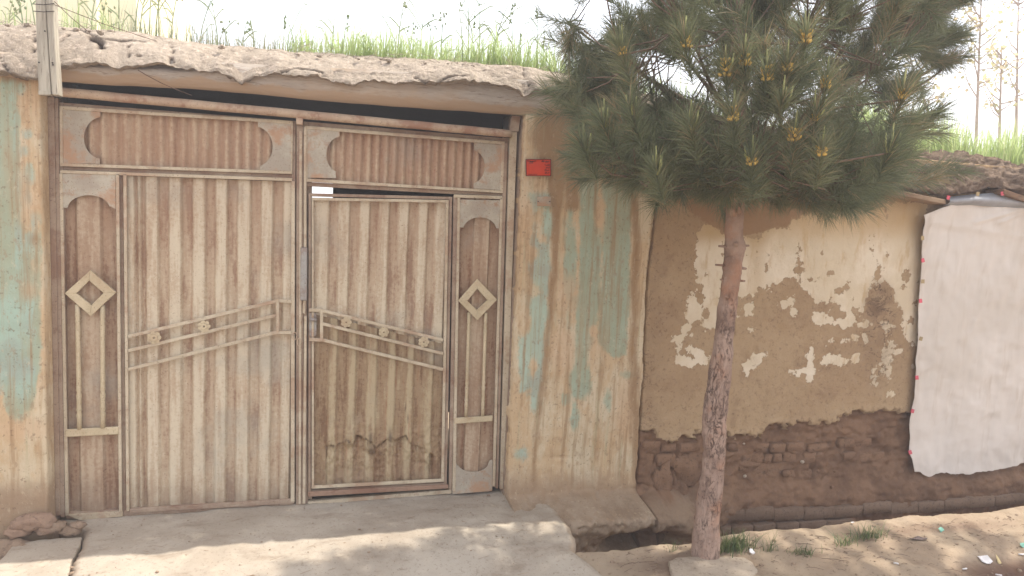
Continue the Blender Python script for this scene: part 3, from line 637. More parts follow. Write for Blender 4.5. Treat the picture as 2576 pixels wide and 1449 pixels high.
# --- brown adobe wall with whitewash remnants
def a_adobe(X, Z, PX, PY):
    U, Vv = (PX - 1446.5) / .4385, (PY - 503.1) / .4385
    A = [(745, 145), (790, 150), (830, 175), (850, 230), (845, 330), (835, 500), (825, 640), (805, 735), (760, 740), (735, 735), (725, 715), (765, 680), (770, 640), (745, 600), (760, 550), (720, 515), (735, 480), (705, 460), (690, 360), (715, 330), (705, 200)]
    B = [(850, 200), (965, 205), (985, 210), (1000, 235), (1050, 225), (1095, 180), (1150, 160), (1220, 165), (1240, 115), (1300, 95), (1500, 60), (1700, 40), (2000, 20), (1990, 300), (1980, 500), (1975, 720), (1965, 790), (1905, 815), (1880, 765), (1890, 700), (1865, 690), (1880, 640), (1865, 600), (1840, 560), (1850, 525), (1835, 510), (1800, 465), (1770, 455), (1700, 480), (1670, 530), (1650, 600), (1640, 640), (1610, 680), (1560, 720), (1525, 725), (1515, 690), (1545, 690), (1570, 670), (1555, 640), (1520, 620), (1540, 600), (1480, 570), (1490, 545), (1450, 520), (1440, 585), (1400, 590), (1370, 560), (1340, 510), (1310, 505), (1285, 450), (1300, 380), (1240, 380), (1240, 430), (1190, 450), (1170, 475), (1120, 460), (1100, 410), (1112, 520), (1090, 520), (1060, 500), (1055, 480), (1020, 535), (990, 540), (945, 560), (900, 600), (850, 500)]
    w = np.minimum(sdpoly(U, Vv, A), sdpoly(U, Vv, B))
    holes = [((1275, 295), 18, 40), ((1280, 400), 34, 70), ((1465, 420), 16, 14), ((1385, 465), 16, 22), ((1345, 455), 22, 10), ((1500, 520), 45, 26), ((1560, 495), 14, 36), ((1590, 570), 12, 12), ((1600, 640), 30, 30), ((1712, 330), 10, 150), ((1690, 260), 8, 60), ((1782, 190), 13, 140), ((1790, 330), 14, 60),
             ((1735, 400), 30, 65), ((1890, 440), 26, 55), ((1870, 490), 26, 22), ((1650, 420), 8, 20), ((1120, 388), 14, 8), ((990, 320), 14, 12), ((1045, 380), 10, 70), ((1095, 440), 6, 60), ((735, 630), 8, 12), ((750, 435), 6, 8), ((1510, 365), 8, 8), ((1755, 560), 88, 95), ((1950, 590), 26, 20), ((1930, 700), 30, 26), ((1545, 300), 5, 14), ((1590, 320), 6, 16), ((1410, 300), 5, 5), ((1960, 470), 8, 10)]
    for c, a, b in holes: w = np.maximum(w, -sdell(U, Vv, c, a, b))
    isl = [((690, 640), 44, 52, 0), ((670, 590), 18, 36, 0), ((632, 742), 24, 18, -.4), ((625, 785), 26, 9, -.3), ((600, 820), 14, 20, .3), ((690, 870), 36, 20, .4), ((720, 905), 26, 24, .3), ((640, 930), 44, 20, .35), ((745, 912), 24, 8, 0), ((600, 920), 16, 20, 0), ((700, 930), 40, 14, -.2),
           ((1045, 915), 34, 20, -.6), ((1005, 955), 34, 20, -.6), ((995, 985), 8, 14, 0), ((1355, 890), 14, 42, 0), ((1352, 950), 12, 34, 0), ((1347, 1015), 12, 22, 0), ((1300, 985), 32, 10, 0), ((1325, 975), 24, 10, 0), ((1460, 920), 36, 28, -.2), ((1490, 915), 40, 16, 0), ((1545, 920), 28, 10, 0), ((1615, 905), 14, 14, 0),
           ((1850, 865), 34, 14, -.6), ((1815, 835), 14, 12, -.3), ((1810, 915), 16, 14, 0), ((1770, 890), 7, 32, 0), ((1795, 900), 6, 40, 0), ((1940, 950), 9, 14, 0), ((1195, 590), 20, 14, 0), ((1240, 570), 20, 20, -.5), ((1395, 690), 28, 26, 0), ((1410, 655), 20, 10, -.4), ((1460, 687), 9, 10, 0), ((980, 655), 22, 10, 0), ((1255, 647), 10, 7, 0), ((988, 625), 12, 6, -.5),
           ((1490, 705), 5, 4, 0), ((1660, 710), 12, 6, 0), ((1600, 790), 8, 5, 0), ((1780, 720), 12, 8, 0), ((1005, 745), 6, 5, 0), ((1945, 825), 10, 8, 0), ((1665, 790), 6, 8, 0), ((1455, 805), 5, 4, 0), ((1545, 800), 6, 4, 0), ((1720, 1020), 9, 30, 0), ((1810, 1110), 12, 12, 0)]
    for c, a, b, r in isl: w = np.minimum(w, sdell(U, Vv, c, a, b, r))
    ov = sdpoly(U, Vv, [(600, -400), (600, 20), (740, 130), (800, 150), (850, 190), (985, 210), (1090, 180), (1140, 160), (1230, 160), (1250, 105), (1330, 70), (1500, 30), (1600, -30), (1600, -400)])
    stain = smooth(330, 90, Vv) * .9 + .5 * np.exp(-((U - 1040) / 60.) ** 2) * (Vv < 540) + .5 * smooth(1150, 700, U) * smooth(300, 150, Vv)
    dampw = np.exp(-(((U - 1745) / 80.) ** 2 + ((Vv - 570) / 110.) ** 2) ** 2) + .6 * np.exp(-((U - 1745) / 100.) ** 2) * smooth(560, 650, Vv) * smooth(1200, 900, Vv) + .35 * smooth(560, 420, U)
    # lower edge of the render
    u7 = (PX - 1320.7) / .4873; v7 = (PY - 943.3) / .4873
    ed = np.interp(u7, [560, 590, 640, 660, 700, 760, 800, 860, 920, 1000, 1100, 1180, 1230, 1260, 1300, 1340, 1400, 1500, 1580, 1640, 1700, 1800, 1850, 2000, 2600],
                   [300, 290, 285, 270, 320, 350, 335, 325, 300, 310, 320, 310, 280, 240, 245, 275, 255, 245, 230, 205, 195, 190, 182, 182, 230])
    ed = ed + 26 * noise2(X, Z, 7, 4., 6, .35)
    er = smooth(-3, 3, v7 - ed)
    dy = .012 * noise2(X, Z, 1.7, 23.) + .0025 * noise2(X, Z, 20, 26.)
    dy += er * (.03 + .03 * noise2(X, Z, 5, 29., 5, .5) + .016 * noise2(X, Z, 14, 49., 4, .5, .6, 1.8))
    dy -= .012 * np.exp(-((v7 - ed + 10) / 12.) ** 2) * (1 - er)                    # lip of the render stands proud
    # cracked damp patch, nail holes and old joints
    for c, a, b, dep in [((505, 430), 18, 6, .02), ((518, 302), 8, 5, .015), ((1705, 1050), 40, 6, .01)]: dy += dep * np.exp(-((U - c[0]) / a) ** 2 - ((Vv - c[1]) / b) ** 2)
    joints = [((672, 455), 5, 26), ((792, 385), 5, 24), ((868, 390), 5, 10), ((780, 445), 5, 26), ((740, 440), 5, 30), ((1265, 365), 7, 22), ((1590, 360), 12, 10), ((1350, 380), 5, 20), ((1330, 420), 4, 22), ((1420, 440), 22, 14), ((1500, 520), 14, 50), ((1880, 410), 16, 30), ((1810, 370), 12, 30), ((1765, 440), 18, 12), ((1258, 520), 8, 8), ((720, 512), 26, 9), ((795, 520), 8, 30), ((695, 600), 6, 70), ((830, 590), 40, 8), ((800, 590), 6, 40), ((1640, 265), 8, 14), ((880, 620), 6, 16)]
    for c, a, b in joints: dy += .035 * np.exp(-((u7 - c[0]) / a) ** 2 - ((v7 - c[1]) / b) ** 2)
    return {'ledge': smooth(3.9, 3.3, X) * smooth(.02, -.04, Z + .02 * (X - 2.7) + .03 * noise2(X, Z, 9, 2.)), 'white': (w - 9) * .45, 'over': ov * .45, 'stain': stain, 'dampw': dampw, 'eroded': er, 'dy': dy}
def x_adobe(X, Z):
    u = (X - X.min()) / (X.max() - X.min()); l = ckf(Z) + .008 + .008 * noise2(Z, Z, 8, 12.)
    return l + (u ** 1.0) * (8.2 - l)
def y_adobe(X, Z):
    y = WY + .012 + 0 * X
    y -= .05 * smooth(.35, -.15, Z)
    le = smooth(3.85, 3.15, X); zz = Z + .02 * (X - 2.7) + .015 * noise2(X, Z, 6, 8.)
    y -= .27 * smooth(.015, -.075, zz) * le + .05 * smooth(-.02, -.16, Z) * (1 - le); y -= .02 * noise2(X, Z, 10, 35., 5, .4) * le * smooth(.05, -.05, Z)
    y += .25 * np.exp(-(((X - 3.02 - .1) / .17) ** 2 + ((Z + .27) / .09) ** 2) ** 1.5)
    return y
wallgrid('adobe_wall', 3.1, 8.2, -.5, 2.12, .0125, y_adobe, ADOBE, a_adobe,
         label='brown adobe wall with flaking whitewash and eroded foot behind the pine trunk', xedge=x_adobe)
AD = bpy.data.objects['adobe_wall']

# pieces picked out of the eroded foot
def rbox(c, s, seed, rot=0., amp=.006, off=.10):
    import bmesh
    bm = bmesh.new(); bmesh.ops.create_cube(bm, size=1.); bmesh.ops.bevel(bm, geom=bm.edges[:], offset=off, segments=1, affect='EDGES')
    V = np.array([v.co[:] for v in bm.verts]) * np.array(s); Fc = [[v.index for v in f.verts] for f in bm.faces]; bm.free()
    for i, p in enumerate(V): V[i] = p + amp * np.array([mn.noise((p[0] * 30 + seed, p[1] * 30, p[2] * 30)), mn.noise((p[0] * 30, seed, p[2] * 30)), mn.noise((seed, p[1] * 30, p[2] * 30))])
    ca, sa = math.cos(rot), math.sin(rot); x = V[:, 0] * ca - V[:, 2] * sa; z = V[:, 0] * sa + V[:, 2] * ca
    return np.stack([x, V[:, 1], z], -1) + np.array(c), Fc
kerb = [(700, 803, 760, 800), (808, 905, 742, 790), (915, 1005, 715, 785), (1008, 1131, 706, 775), (1135, 1285, 700, 770), (1288, 1440, 700, 757), (1445, 1597, 697, 750), (1601, 1741, 688, 744), (1746, 1885, 668, 735), (1890, 2025, 668, 722), (2030, 2158, 662, 708), (2162, 2292, 648, 700), (2296, 2425, 640, 690), (2430, 2576, 628, 680)]
for i, (a, b, t, bt) in enumerate(kerb):
    Yb = -.20 if i > 1 else -.26
    p0 = at(*c7(a, t), Yb); p1 = at(*c7(b, bt), Yb)
    V, Fc = rbox(((p0[0] + p1[0]) / 2, Yb + .07, p0[2] - .035), (p1[0] - p0[0] - .005, .14 + .012 * random.random(), .074), i * 1.7, .01 * random.uniform(-1, 1), .006, .035)
    recentre(mesh('brick', V, Fc, BRICKM, AD, True))
for i, (a, b, t) in enumerate([(1010, 1068, 783), (1072, 1182, 785), (900, 1004, 790), (780, 890, 806), (1186, 1300, 778), (1304, 1420, 770), (1425, 1560, 764), (690, 776, 815), (1565, 1700, 756)]):
    Yb = -.215; p0 = at(*c7(a, t), Yb); p1 = at(*c7(b, t), Yb)
    V, Fc = rbox(((p0[0] + p1[0]) / 2, Yb + .07, p0[2] - .04), (p1[0] - p0[0] - .006, .14, .076), i * 2.7 + 40, 0, .006, .035)
    recentre(mesh('brick', V, Fc, BRICKM, AD, True))
ERO = m_mud('eroded_adobe_brick', rgb(136, 106, 83), rgb(116, 89, 70), rgb(88, 66, 51), .018, straw=False)
adb = [(590, 665, 405, 470), (680, 775, 408, 475), (785, 825, 425, 480), (835, 910, 410, 470), (1105, 1165, 405, 450), (1170, 1225, 405, 455), (1230, 1275, 410, 458), (1282, 1325, 405, 450), (1335, 1400, 400, 450), (1440, 1500, 400, 455), (1190, 1255, 352, 392), (1275, 1345, 355, 395), (1355, 1440, 350, 392), (1100, 1180, 460, 500), (1185, 1250, 465, 510),
       (1335, 1395, 485, 535), (1420, 1480, 490, 540), (1260, 1325, 480, 520), (600, 700, 345, 395), (705, 780, 350, 395), (800, 905, 350, 398), (1050, 1100, 350, 395), (1460, 1560, 355, 395), (1620, 1700, 330, 375), (1705, 1790, 330, 370), (1720, 1790, 400, 450), (1800, 1860, 400, 450), (1640, 1710, 400, 440)]
for i, (a, b, t, bt) in enumerate(adb):
    p0 = at(*c7(a, t), -.10); p1 = at(*c7(b, bt), -.10)
    V, Fc = rbox(((p0[0] + p1[0]) / 2, -.065, (p0[2] + p1[2]) / 2), (p1[0] - p0[0] - .006, .076 + .014 * random.random(), p0[2] - p1[2] - .006), i * 1.3 + 90, random.uniform(-.05, .05), .016)
    recentre(mesh('adobe_brick', V, Fc, ERO, AD, True))
for i, (cx_, cy_, rx, rz) in enumerate([(745, 590, 46, 78), (840, 640, 52, 58), (870, 520, 60, 60), (720, 700, 50, 40), (640, 640, 50, 50)]):
    c = at(*c7(cx_, cy_), -.2); k = .4873 * .0026; V, Fc = blob(1., i * 5.1 + 2, 3, (rx * k * 1.2, .052, rz * k * 1.2), .42, 1.3)
    recentre(mesh('mud_clod', V + np.array([c[0], -.10, c[2]]), Fc, ERO, AD))
for i, (cx_, cy_, r) in enumerate([(1432, 448, 10), (1512, 495, 8), (1600, 497, 8), (1135, 522, 9), (1130, 355, 6), (1583, 580, 10), (1350, 510, 22), (1640, 270, 6)]):
    c = at(*c7(cx_, cy_), -.14); V, Fc = blob(r * .00125, i * 2.1, 2, (1.1, .9, .9), .2)
    recentre(mesh('pebble', V + c, Fc, STONE if i in (0, 3, 4) else ERO, AD))

# ================================================================== ROOFS, LINTEL
def path3(pts, Y): 
    A = np.array([at(a, b, Y) for a, b in pts]); return A[:, 0], A[:, 2]
def parapet(name, x0, x1, top, bot, yb, yt, depth, mat, amp, seed, label, res=.011, nz=44, attrs=True, extra=None, zc=None):
    tx, tz = path3(top, yt); bx, bz = path3(bot, yb)
    xs = np.arange(x0, x1, res)
    T = np.interp(xs, tx, tz); B = np.interp(xs, bx, bz) + .012 * np.array([mn.noise((x * 14, seed, 0)) for x in xs]) + .010 * np.array([mn.noise((x * 40, seed, 4)) for x in xs])
    rows = []
    back = depth
    prof = [(.06, -.004), (.0, 0.)]                       # underside
    R = []
    for q, (dy, dz) in enumerate([(.14, .02), (.08, .006), (.03, 0.), (.0, .004)]):
        R.append((yb + dy + 0 * xs, B + dz))
    n = nz
    for k in range(1, n + 1):
        t = k / n; a = t * math.pi / 2
        # steep mud face that leans back and rounds over at the top
        y = yb + (yt - yb) * (.72 * t ** 1.25 + .28 * (1 - math.cos(a))); z = B + (T - B) * (math.sin(a) * .45 + t * .55)
        R.append((y + 0 * xs, z))
    for dy in (.03, .08, .16, .3, .6, 1.0, depth):
        R.append((yt + dy + 0 * xs, T + .0 + .02 * min(dy, .5)))
    G = np.stack([np.stack([xs, y, z], -1) for y, z in R]); sh = G.shape[:2]
    V = G.reshape(-1, 3)
    d = amp * 1.1 * fb(V, 3.0, 3, seed) + amp * .25 * fb(V, 13, 5, seed + 3, .5) - amp * .45 * abs(fb(V, 26, 4, seed + 6, .45))
    d = d.reshape(sh); d[:3] *= .4
    crk = np.zeros(sh)
    if extra: d, crk = extra(G, d, crk)
    nrm = np.zeros_like(G); nrm[..., 1] = -.8; nrm[..., 2] = .45; nrm[-8:, :, 1] = 0; nrm[-8:, :, 2] = 1
    G = G + nrm * d[..., None]
    o = slab_grid(name, G, lambda Bp: np.stack([Bp[:, 0], np.maximum(Bp[:, 1], .0) * 1.0 + .02, Bp[:, 2] * 0 + (zc or float(B.min()) + .03)], -1), mat, attrs={'crk': crk})
    return tag(o, label, 'roof edge')
def ex_left(G, d, crk):
    p = proj(G.reshape(-1, 3)); U = (p[:, 0] / .3472).reshape(d.shape); V = (p[:, 1] / .3472).reshape(d.shape)
    hole = np.minimum(sdell(U, V, (690, 285), 55, 16, .35), sdell(U, V, (725, 315), 18, 26)); hh = smooth(8, -8, hole)
    hh = np.maximum(hh, smooth(5, -5, sdell(U, V, (1005, 404), 12, 6))); hh = np.maximum(hh, smooth(5, -5, sdell(U, V, (725, 350), 28, 7)))
    hh = np.maximum(hh, smooth(8, -6, sdell(U, V, (1235, 430), 12, 14)))
    cr = []
    for line in ([(930, 320), (932, 345), (932, 410)], [(760, 280), (900, 300), (960, 292), (1050, 300)], [(1225, 300), (1250, 340), (1255, 390), (1225, 430), (1250, 440)], [(440, 300), (460, 270), (500, 250)],
                 [(430, 165), (520, 180), (640, 240), (700, 262)], [(1990, 515), (2080, 510), (2140, 490), (2240, 500), (2340, 520)], [(1640, 540), (1690, 570), (1745, 590), (1790, 560), (1880, 520)],
                 [(3000, 560), (3080, 600), (3160, 610), (3240, 575), (3400, 560)], [(3790, 500), (3800, 590), (3840, 620)], [(250, 220), (255, 300), (240, 420)], [(10, 420), (60, 520), (130, 560), (250, 575)]):
        L = np.array(line, float); dd = np.full(d.shape, 1e9)
        for a, b in zip(L[:-1], L[1:]):
            e = b - a; t = np.clip(((U - a[0]) * e[0] + (V - a[1]) * e[1]) / (e @ e), 0, 1); dd = np.minimum(dd, np.hypot(U - a[0] - t * e[0], V - a[1] - t * e[1]))
        cr.append(dd)
    dd = np.minimum.reduce(cr) + 5 * np.array([mn.noise((a * .03, b * .03, 1)) for a, b in zip(U.ravel(), V.ravel())]).reshape(U.shape)
    c = smooth(7, 1, dd)
    # smoother trowelled zone round the hole
    sm = smooth(0, 60, sdell(U, V, (760, 380), 300, 90, .25)); d = d * (.35 + .65 * sm)
    d = d - .05 * hh - .018 * c
    return d, np.maximum(crk, np.maximum(hh, c * .8))
top_l = [(-900, -30), (0, 58), (90, 60), (140, 64), (250, 76), (340, 80), (420, 96), (520, 108), (600, 116), (700, 127), (800, 136), (900, 141), (1000, 148), (1150, 157), (1300, 166), (1400, 180), (1480, 196), (1560, 216), (1640, 240), (1700, 262)]
bot_l = [(-900, 60), (0, 182), (30, 190), (60, 196), (95, 200), (146, 168), (200, 165), (243, 158), (270, 168), (295, 178), (330, 166), (405, 158), (440, 168), (480, 172), (520, 178), (552, 176), (580, 190), (604, 206), (630, 192), (690, 180), (740, 190), (800, 190), (860, 208), (890, 214), (920, 198), (1000, 208), (1100, 210), (1200, 208), (1260, 212), (1300, 222), (1322, 240), (1345, 226), (1400, 224), (1480, 232), (1560, 250), (1700, 300)]
parapet('mud_roof_edge', -3.2, 3.3, top_l, bot_l, -.215, .06, 3.2, MUD_PARAPET, .020, 3., 'thick cracked mud roof edge running above the metal gate and its lintel', extra=ex_left, zc=2.335)
def ex_right(G, d, crk):
    V = G.reshape(-1, 3); v = np.array([mn.voronoi((p[0] * 4.2, p[1] * 3, p[2] * 5.5))[0] for p in V]); e = np.array([a[1] - a[0] for a in v]).reshape(d.shape)
    c = smooth(.05, .0, e); d = d - .02 * c + .03 * fb(V, 5, 6, 77., .3).reshape(d.shape); crk = c * .5
    p = proj(V); U = ((p[:, 0] - 2138.4) / .217).reshape(d.shape); W_ = ((p[:, 1] - 314.5) / .217).reshape(d.shape)
    h = np.minimum(sdell(U, W_, (790, 530), 26, 90, .5), sdell(U, W_, (850, 440), 60, 22, -.3)); hh = smooth(14, -10, h); d = d - .07 * hh
    return d, np.maximum(crk, hh)
top_r = [(1600, 235), (1700, 268), (1850, 300), (2000, 328), (2200, 362), (2312, 380), (2360, 384), (2420, 390), (2518, 400), (2545, 412), (2560, 424), (2700, 440), (3400, 520)]
bot_r = [(1600, 330), (1700, 350), (1850, 390), (2000, 420), (2230, 466), (2290, 476), (2350, 488), (2384, 492), (2407, 488), (2442, 486), (2496, 466), (2525, 474), (2576, 488), (2800, 540), (3400, 640)]
parapet('mud_roof_edge', 3.22, 8.6, top_r, bot_r, -.25, .06, 3.2, MUD_DARK, .04, 19., 'dark crumbling mud roof edge above the white sheet on the right', extra=ex_right, res=.014, nz=36)

def lintel():
    tp = [(-200, 120), (100, 160), (146, 160), (600, 175), (1000, 195), (1313, 215), (1500, 236), (1640, 262)]
    bt = [(-200, 175), (100, 203), (146, 207), (300, 215), (555, 229), (700, 243), (818, 255), (1000, 269), (1180, 281), (1313, 290), (1500, 300), (1640, 316)]
    yf = -.165; bx, bz = path3(bt, yf + .05); tx, tz = path3(tp, yf)
    xs = np.linspace(-.25, 3.05, 260); B = np.interp(xs, bx, bz) + .004 * np.array([mn.noise((x * 6, 0, 0)) for x in xs]); T = np.interp(xs, tx, tz) + .03
    rows = [(.20, B + .13), (.15, B + .07), (.11, B + .03), (.075, B + .006), (.05, B + .0), (.03, B + .012), (.012, B + .034), (.0, B + .055), (-.002, B + .08), (0, (B + T) / 2 + .02), (0, T)]
    G = np.stack([np.stack([xs, yf + dy + 0 * xs, z], -1) for dy, z in rows])
    d = .008 * fb(G.reshape(-1, 3), 5, 4, 7., .5, .5, 2, 2).reshape(G.shape[:2]); G[..., 1] -= d
    o = slab_grid('wooden_lintel', G, lambda Bp: np.stack([Bp[:, 0], Bp[:, 1] * 0 + .12, Bp[:, 2]], -1), LINTEL, attrs={'low': np.repeat(np.array([1, 1, 1, 1, .95, .85, .6, .25, 0, 0, 0, 0, 0])[:len(rows)], len(xs)).reshape(len(rows), -1)})
    tag(o, 'long weathered wooden lintel beam spanning the gate under the mud roof edge', 'lintel')
lintel()
def stick(name, pts, r, mat, label, cat, group=None):
    b = MB(); b.tube(pts, r, 6); o = b.build(name, mat, None, True); recentre(o); return tag(o, label, cat, group)
stick('twig', P([(347, 176), (370, 190), (404, 208)], -.2), .0022, TWIG, 'thin dry twig leaning on the lintel, left one of two', 'twig')
stick('twig', P([(404, 208), (440, 224), (482, 240)], -.2), .0016, TWIG, 'thinner dark twig hanging below the lintel over the gap', 'twig')

# roof planks at the right, above the white sheet
for (a, b, th, lab) in [(c4(400, 752), c4(1105, 905), 12, 'grey roof plank poking out over the top corner of the white sheet'), (c4(1785, 770), c4(2300, 960), 13, 'roof plank at the far right edge under the crumbling mud')]:
    y0 = -.27; pts = [(a[0], a[1] - th / 2), (b[0], b[1] - th / 2 - 3), (b[0] + 3, b[1] + th / 2 - 3), (a[0], a[1] + th / 2)]
    m = MB().prism(P(pts, y0), y0 + .14); o = m.build('roof_plank', PLANK); bevel(o, .004, 2); recentre(o); tag(o, lab, 'plank')

# upright board nailed at the left gate corner
b = empty('wooden_post', at(120, 238, -.32), 'grey weathered post of split boards hanging before the left end of the lintel', 'post')
o = MB().prism(P([(86, -80), (108, -80), (123, 160), (128, 238), (97, 238), (93, 140)], -.30), -.255).build('board', POSTW, b); bevel(o, .003); recentre(o)
o = MB().prism(P([(109, -80), (130, -80), (139, 120), (147, 240), (130, 238), (125, 160)], -.305), -.25).build('board', POSTW, b); bevel(o, .003); recentre(o)
o = MB().prism(P([(96, 228), (128, 229), (128, 238), (97, 238)], -.308), -.303).build('end_strip', POSTW, b); recentre(o)
for (x, y) in [(98, 157), (132, 158), (133, 163), (113, 78)]:
    c = at(x, y, -.31); V, Fc = blob(.004, x, 1, (1, .6, 1), .05); recentre(mesh('nail', V + c, Fc, BLACK, b))
for zz, s in [(10, 0), (28, 1)]:
    m = MB(); pts = [at(84, zz, -.31), at(110, zz + 2, -.318), at(135, zz - 1 + s, -.315), at(138, zz, -.26)]; m.tube(pts, .0018, 5); recentre(m.build('binding_wire', BLACK, b, True))
for (a, c, e) in [((137, 4), (180, 45), (230, 86)), ((137, 12), (260, 60), (420, 112))]:
    stick('wire', [at(*a, -.3), at(*c, -.16), at(*e, .0)], .0015, TWIG, 'thin wire running from the post to the roof, %s one' % ('shorter, steeper' if a[1] == 4 else 'longer, lower'), 'wire')

# passage behind the gate: ceiling, sides, back wall with an opening to the bright yard
ps = empty('passage', (1.15, 1.6, 0), 'mud passage behind the gate, its shade painted into dark walls, seen through the gaps round it', 'building')
m = MB().box((-.6, .08, 2.31), (2.9, 3.1, 2.34)); recentre(m.build('ceiling', INNER_SHADE, ps))
m = MB().box((-.6, .3, -.3), (-.45, 3.1, 2.305)); recentre(m.build('side_wall', INNER_SHADE, ps))
m = MB().box((2.6, .36, -.3), (2.9, 3.1, 2.305)); recentre(m.build('side_wall', INNER_SHADE, ps))
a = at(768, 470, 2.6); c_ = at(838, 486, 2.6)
m = MB().box((-.44, 2.6, -.3), (a[0] - .02, 2.75, 2.305)).box((c_[0], 2.6, -.3), (2.59, 2.75, 2.305)); recentre(m.build('back_wall', INNER_SHADE, ps))
m = MB().box((a[0] - .018, 2.6, -.3), (c_[0] - .002, 2.75, 1.66)); recentre(m.build('back_wall', INNER_SHADE, ps))
m = MB().box((a[0] - .018, 2.6, 1.86), (c_[0] - .002, 2.75, 2.305)); recentre(m.build('door_head', INNER_SHADE, ps))
m = MB().box((-4, 7.5, -.6), (6, 7.7, 1.7)); o = m.build('yard_wall', YARD); recentre(o); tag(o, 'pale yard wall behind the gap above the wicket door', 'wall')

# ================================================================== GATE
gate = empty('metal_gate', (1.1, 0, 0), 'two leaf corrugated metal gate with peeling cream paint, rust and a wicket door', 'gate')
YF = -.03
def part(name, pts, y0, th, mat, parent, bev=.0015, ribv=None):
    o = MB().prism(P(pts, y0), y0 + th).build(name, mat, parent); 
    if bev: bevel(o, bev)
    return recentre(o)
def bar(name, p, q, w, y0, th, mat, parent, bev=.0015):
    """bar between two survey points, w wide (survey px)"""
    p = np.array(p, float); q = np.array(q, float); d = q - p; d /= np.linalg.norm(d); nn = np.array([-d[1], d[0]]) * w / 2
    return part(name, [p - nn, q - nn, q + nn, p + nn], y0, th, mat, parent, bev)
def lerp(p, q, t): return (p[0] + (q[0] - p[0]) * t, p[1] + (q[1] - p[1]) * t)
def xprof(spans, row, lo=0, soft=.013):
    """raised spans (survey px at a row) -> function of world x giving 0..1"""
    S_ = [(at(a, row)[0], at(b, row)[0]) for a, b in spans]
    def f(X):
        r = np.zeros_like(X)
        for a, b in S_: r = np.maximum(r, np.clip(np.minimum((X - a) / soft + .5, (b - X) / soft + .5), 0, 1))
        return r
    return f
def sheet(name, quad, y0, prof, mat, parent, depth=.016, nx=150, nz=70, dent=None, seed=0.):
    TL, TR, BR, BL = [at(a, b, y0) for a, b in quad]
    u = np.linspace(0, 1, nx); v = np.linspace(0, 1, nz); U, Vv = np.meshgrid(u, v)
    G = (BL[None, None] * (1 - U[..., None]) + BR * U[..., None]) * (1 - Vv[..., None]) + (TL[None, None] * (1 - U[..., None]) + TR * U[..., None]) * Vv[..., None]
    r = prof(G[..., 0]); G[..., 1] = y0 + depth * (1 - r)
    G[..., 1] += .0035 * noise2(G[..., 0], G[..., 2], 3.5, seed, 4) + .0012 * noise2(G[..., 0], G[..., 2], 14, seed + 3, 3)
    tear = np.zeros(r.shape)
    if dent: G, r, tear = dent(G, r)
    n0 = G.shape[0] * G.shape[1]; V = G.reshape(-1, 3); Bk = V.copy(); Bk[:, 1] += .002
    F1 = gridfaces(nx, nz); F2 = gridfaces(nx, nz, True) + n0
    o = mesh(name, np.vstack([V, Bk]), np.vstack([F1, F2]), mat, parent, True, {'rib': np.concatenate([r.ravel()] * 2), 'tear': np.concatenate([tear.ravel()] * 2)})
    return recentre(o)
def plate(name, pts, parent, y0=YF - .002, mat=PLATE):
    o = MB().prism(P(pts, y0), y0 + .004).build(name, mat, parent); return recentre(o)
def arc(cx, cy, rx, ry, a0, a1, n=18, sl=0.):
    return [(cx + rx * math.cos(math.radians(a0 + (a1 - a0) * k / n)), cy + ry * math.sin(math.radians(a0 + (a1 - a0) * k / n)) + sl * rx * math.cos(math.radians(a0 + (a1 - a0) * k / n))) for k in range(n + 1)]

# fixed frame posts, head pipe
part('frame_post', [(119, 244), (136, 243), (151, 1297), (140, 1297)], -.045, .06, BAR_DK, gate)
part('frame_post', [(136.5, 246), (146, 246), (163, 1302), (152, 1302)], -.035, .05, BAR_DK, gate)
part('frame_post', [(1283, 331), (1301, 332), (1270, 1229), (1258, 1231)], -.045, .06, BAR, gate)
def pipe():
    p0, p1 = at(95, 226, -.075), at(1286, 337, -.075)
    n = 40; pts = [p0 + (p1 - p0) * k / n + np.array([0, 0, .002 * mn.noise((k * .4, 2, 0))]) for k in range(n + 1)]
    m = MB(); m.tube(pts, [.0215] * n + [.0195], 16); m.tube([p1, p1 + np.array([.006, 0, 0])], [.0205, .012], 16)
    o = m.build('head_pipe', PIPE, gate, True); recentre(o)
pipe()
part('hinge_tab', [(745, 292), (762, 293), (762, 313), (745, 312)], -.085, .05, PIPE, gate)
part('jamb_plate', [(1288, 291), (1310, 292), (1304, 331), (1281, 330)], -.06, .04, BAR_DK, gate)

# ---- left leaf
def leaf_frame(outer, wo, y0, th, parent, name, mat, twin=None):
    m = MB()
    for i in range(4):
        a = outer[i]; b = outer[(i + 1) % 4]
        m2 = [a, b]
    return None
LO = [(147, 257), (744, 304), (740, 1272), (166, 1306)]            # TL TR BR BL
LI = [(157, 275), (734, 311), (731, 1258), (172, 1290)]
def ring(name, O, I, y0, th, mat, parent):
    m = MB(); 
    for i in range(4):
        j = (i + 1) % 4; m.prism(P([O[i], O[j], I[j], I[i]], y0), y0 + th)
    o = m.build(name, mat, parent); bevel(o, .0018); return recentre(o)
leafL = ring('gate_leaf', LO, LI, -.022, .03, BAR_DK, gate); leafL['label'] = 'left gate leaf without a door, wide corrugated panel'
leafL_off = leafL
def sub(o): return o
def ringb(O, I, y0, th, mat, parent, name='bead'):
    for i in range(4):
        j = (i + 1) % 4; part(name, [O[i], O[j], I[j], I[i]], y0, th, mat, parent, .0012)
# top panel beads
ringb([(149, 266), (737, 304), (735, 438), (150, 418)], [(157.5, 275.5), (733, 311.5), (732, 430.5), (158.5, 410)], -.036, .012, BAR, leafL)
# rails under the top panel (recessed channel between)
part('rail', [(150, 418.5), (735, 438.5), (735, 450), (150, 427)], -.018, .02, BAR_DK, leafL)
bar('bead', (150, 431.5), (735, 452), 8, -.036, .012, BAR, leafL)
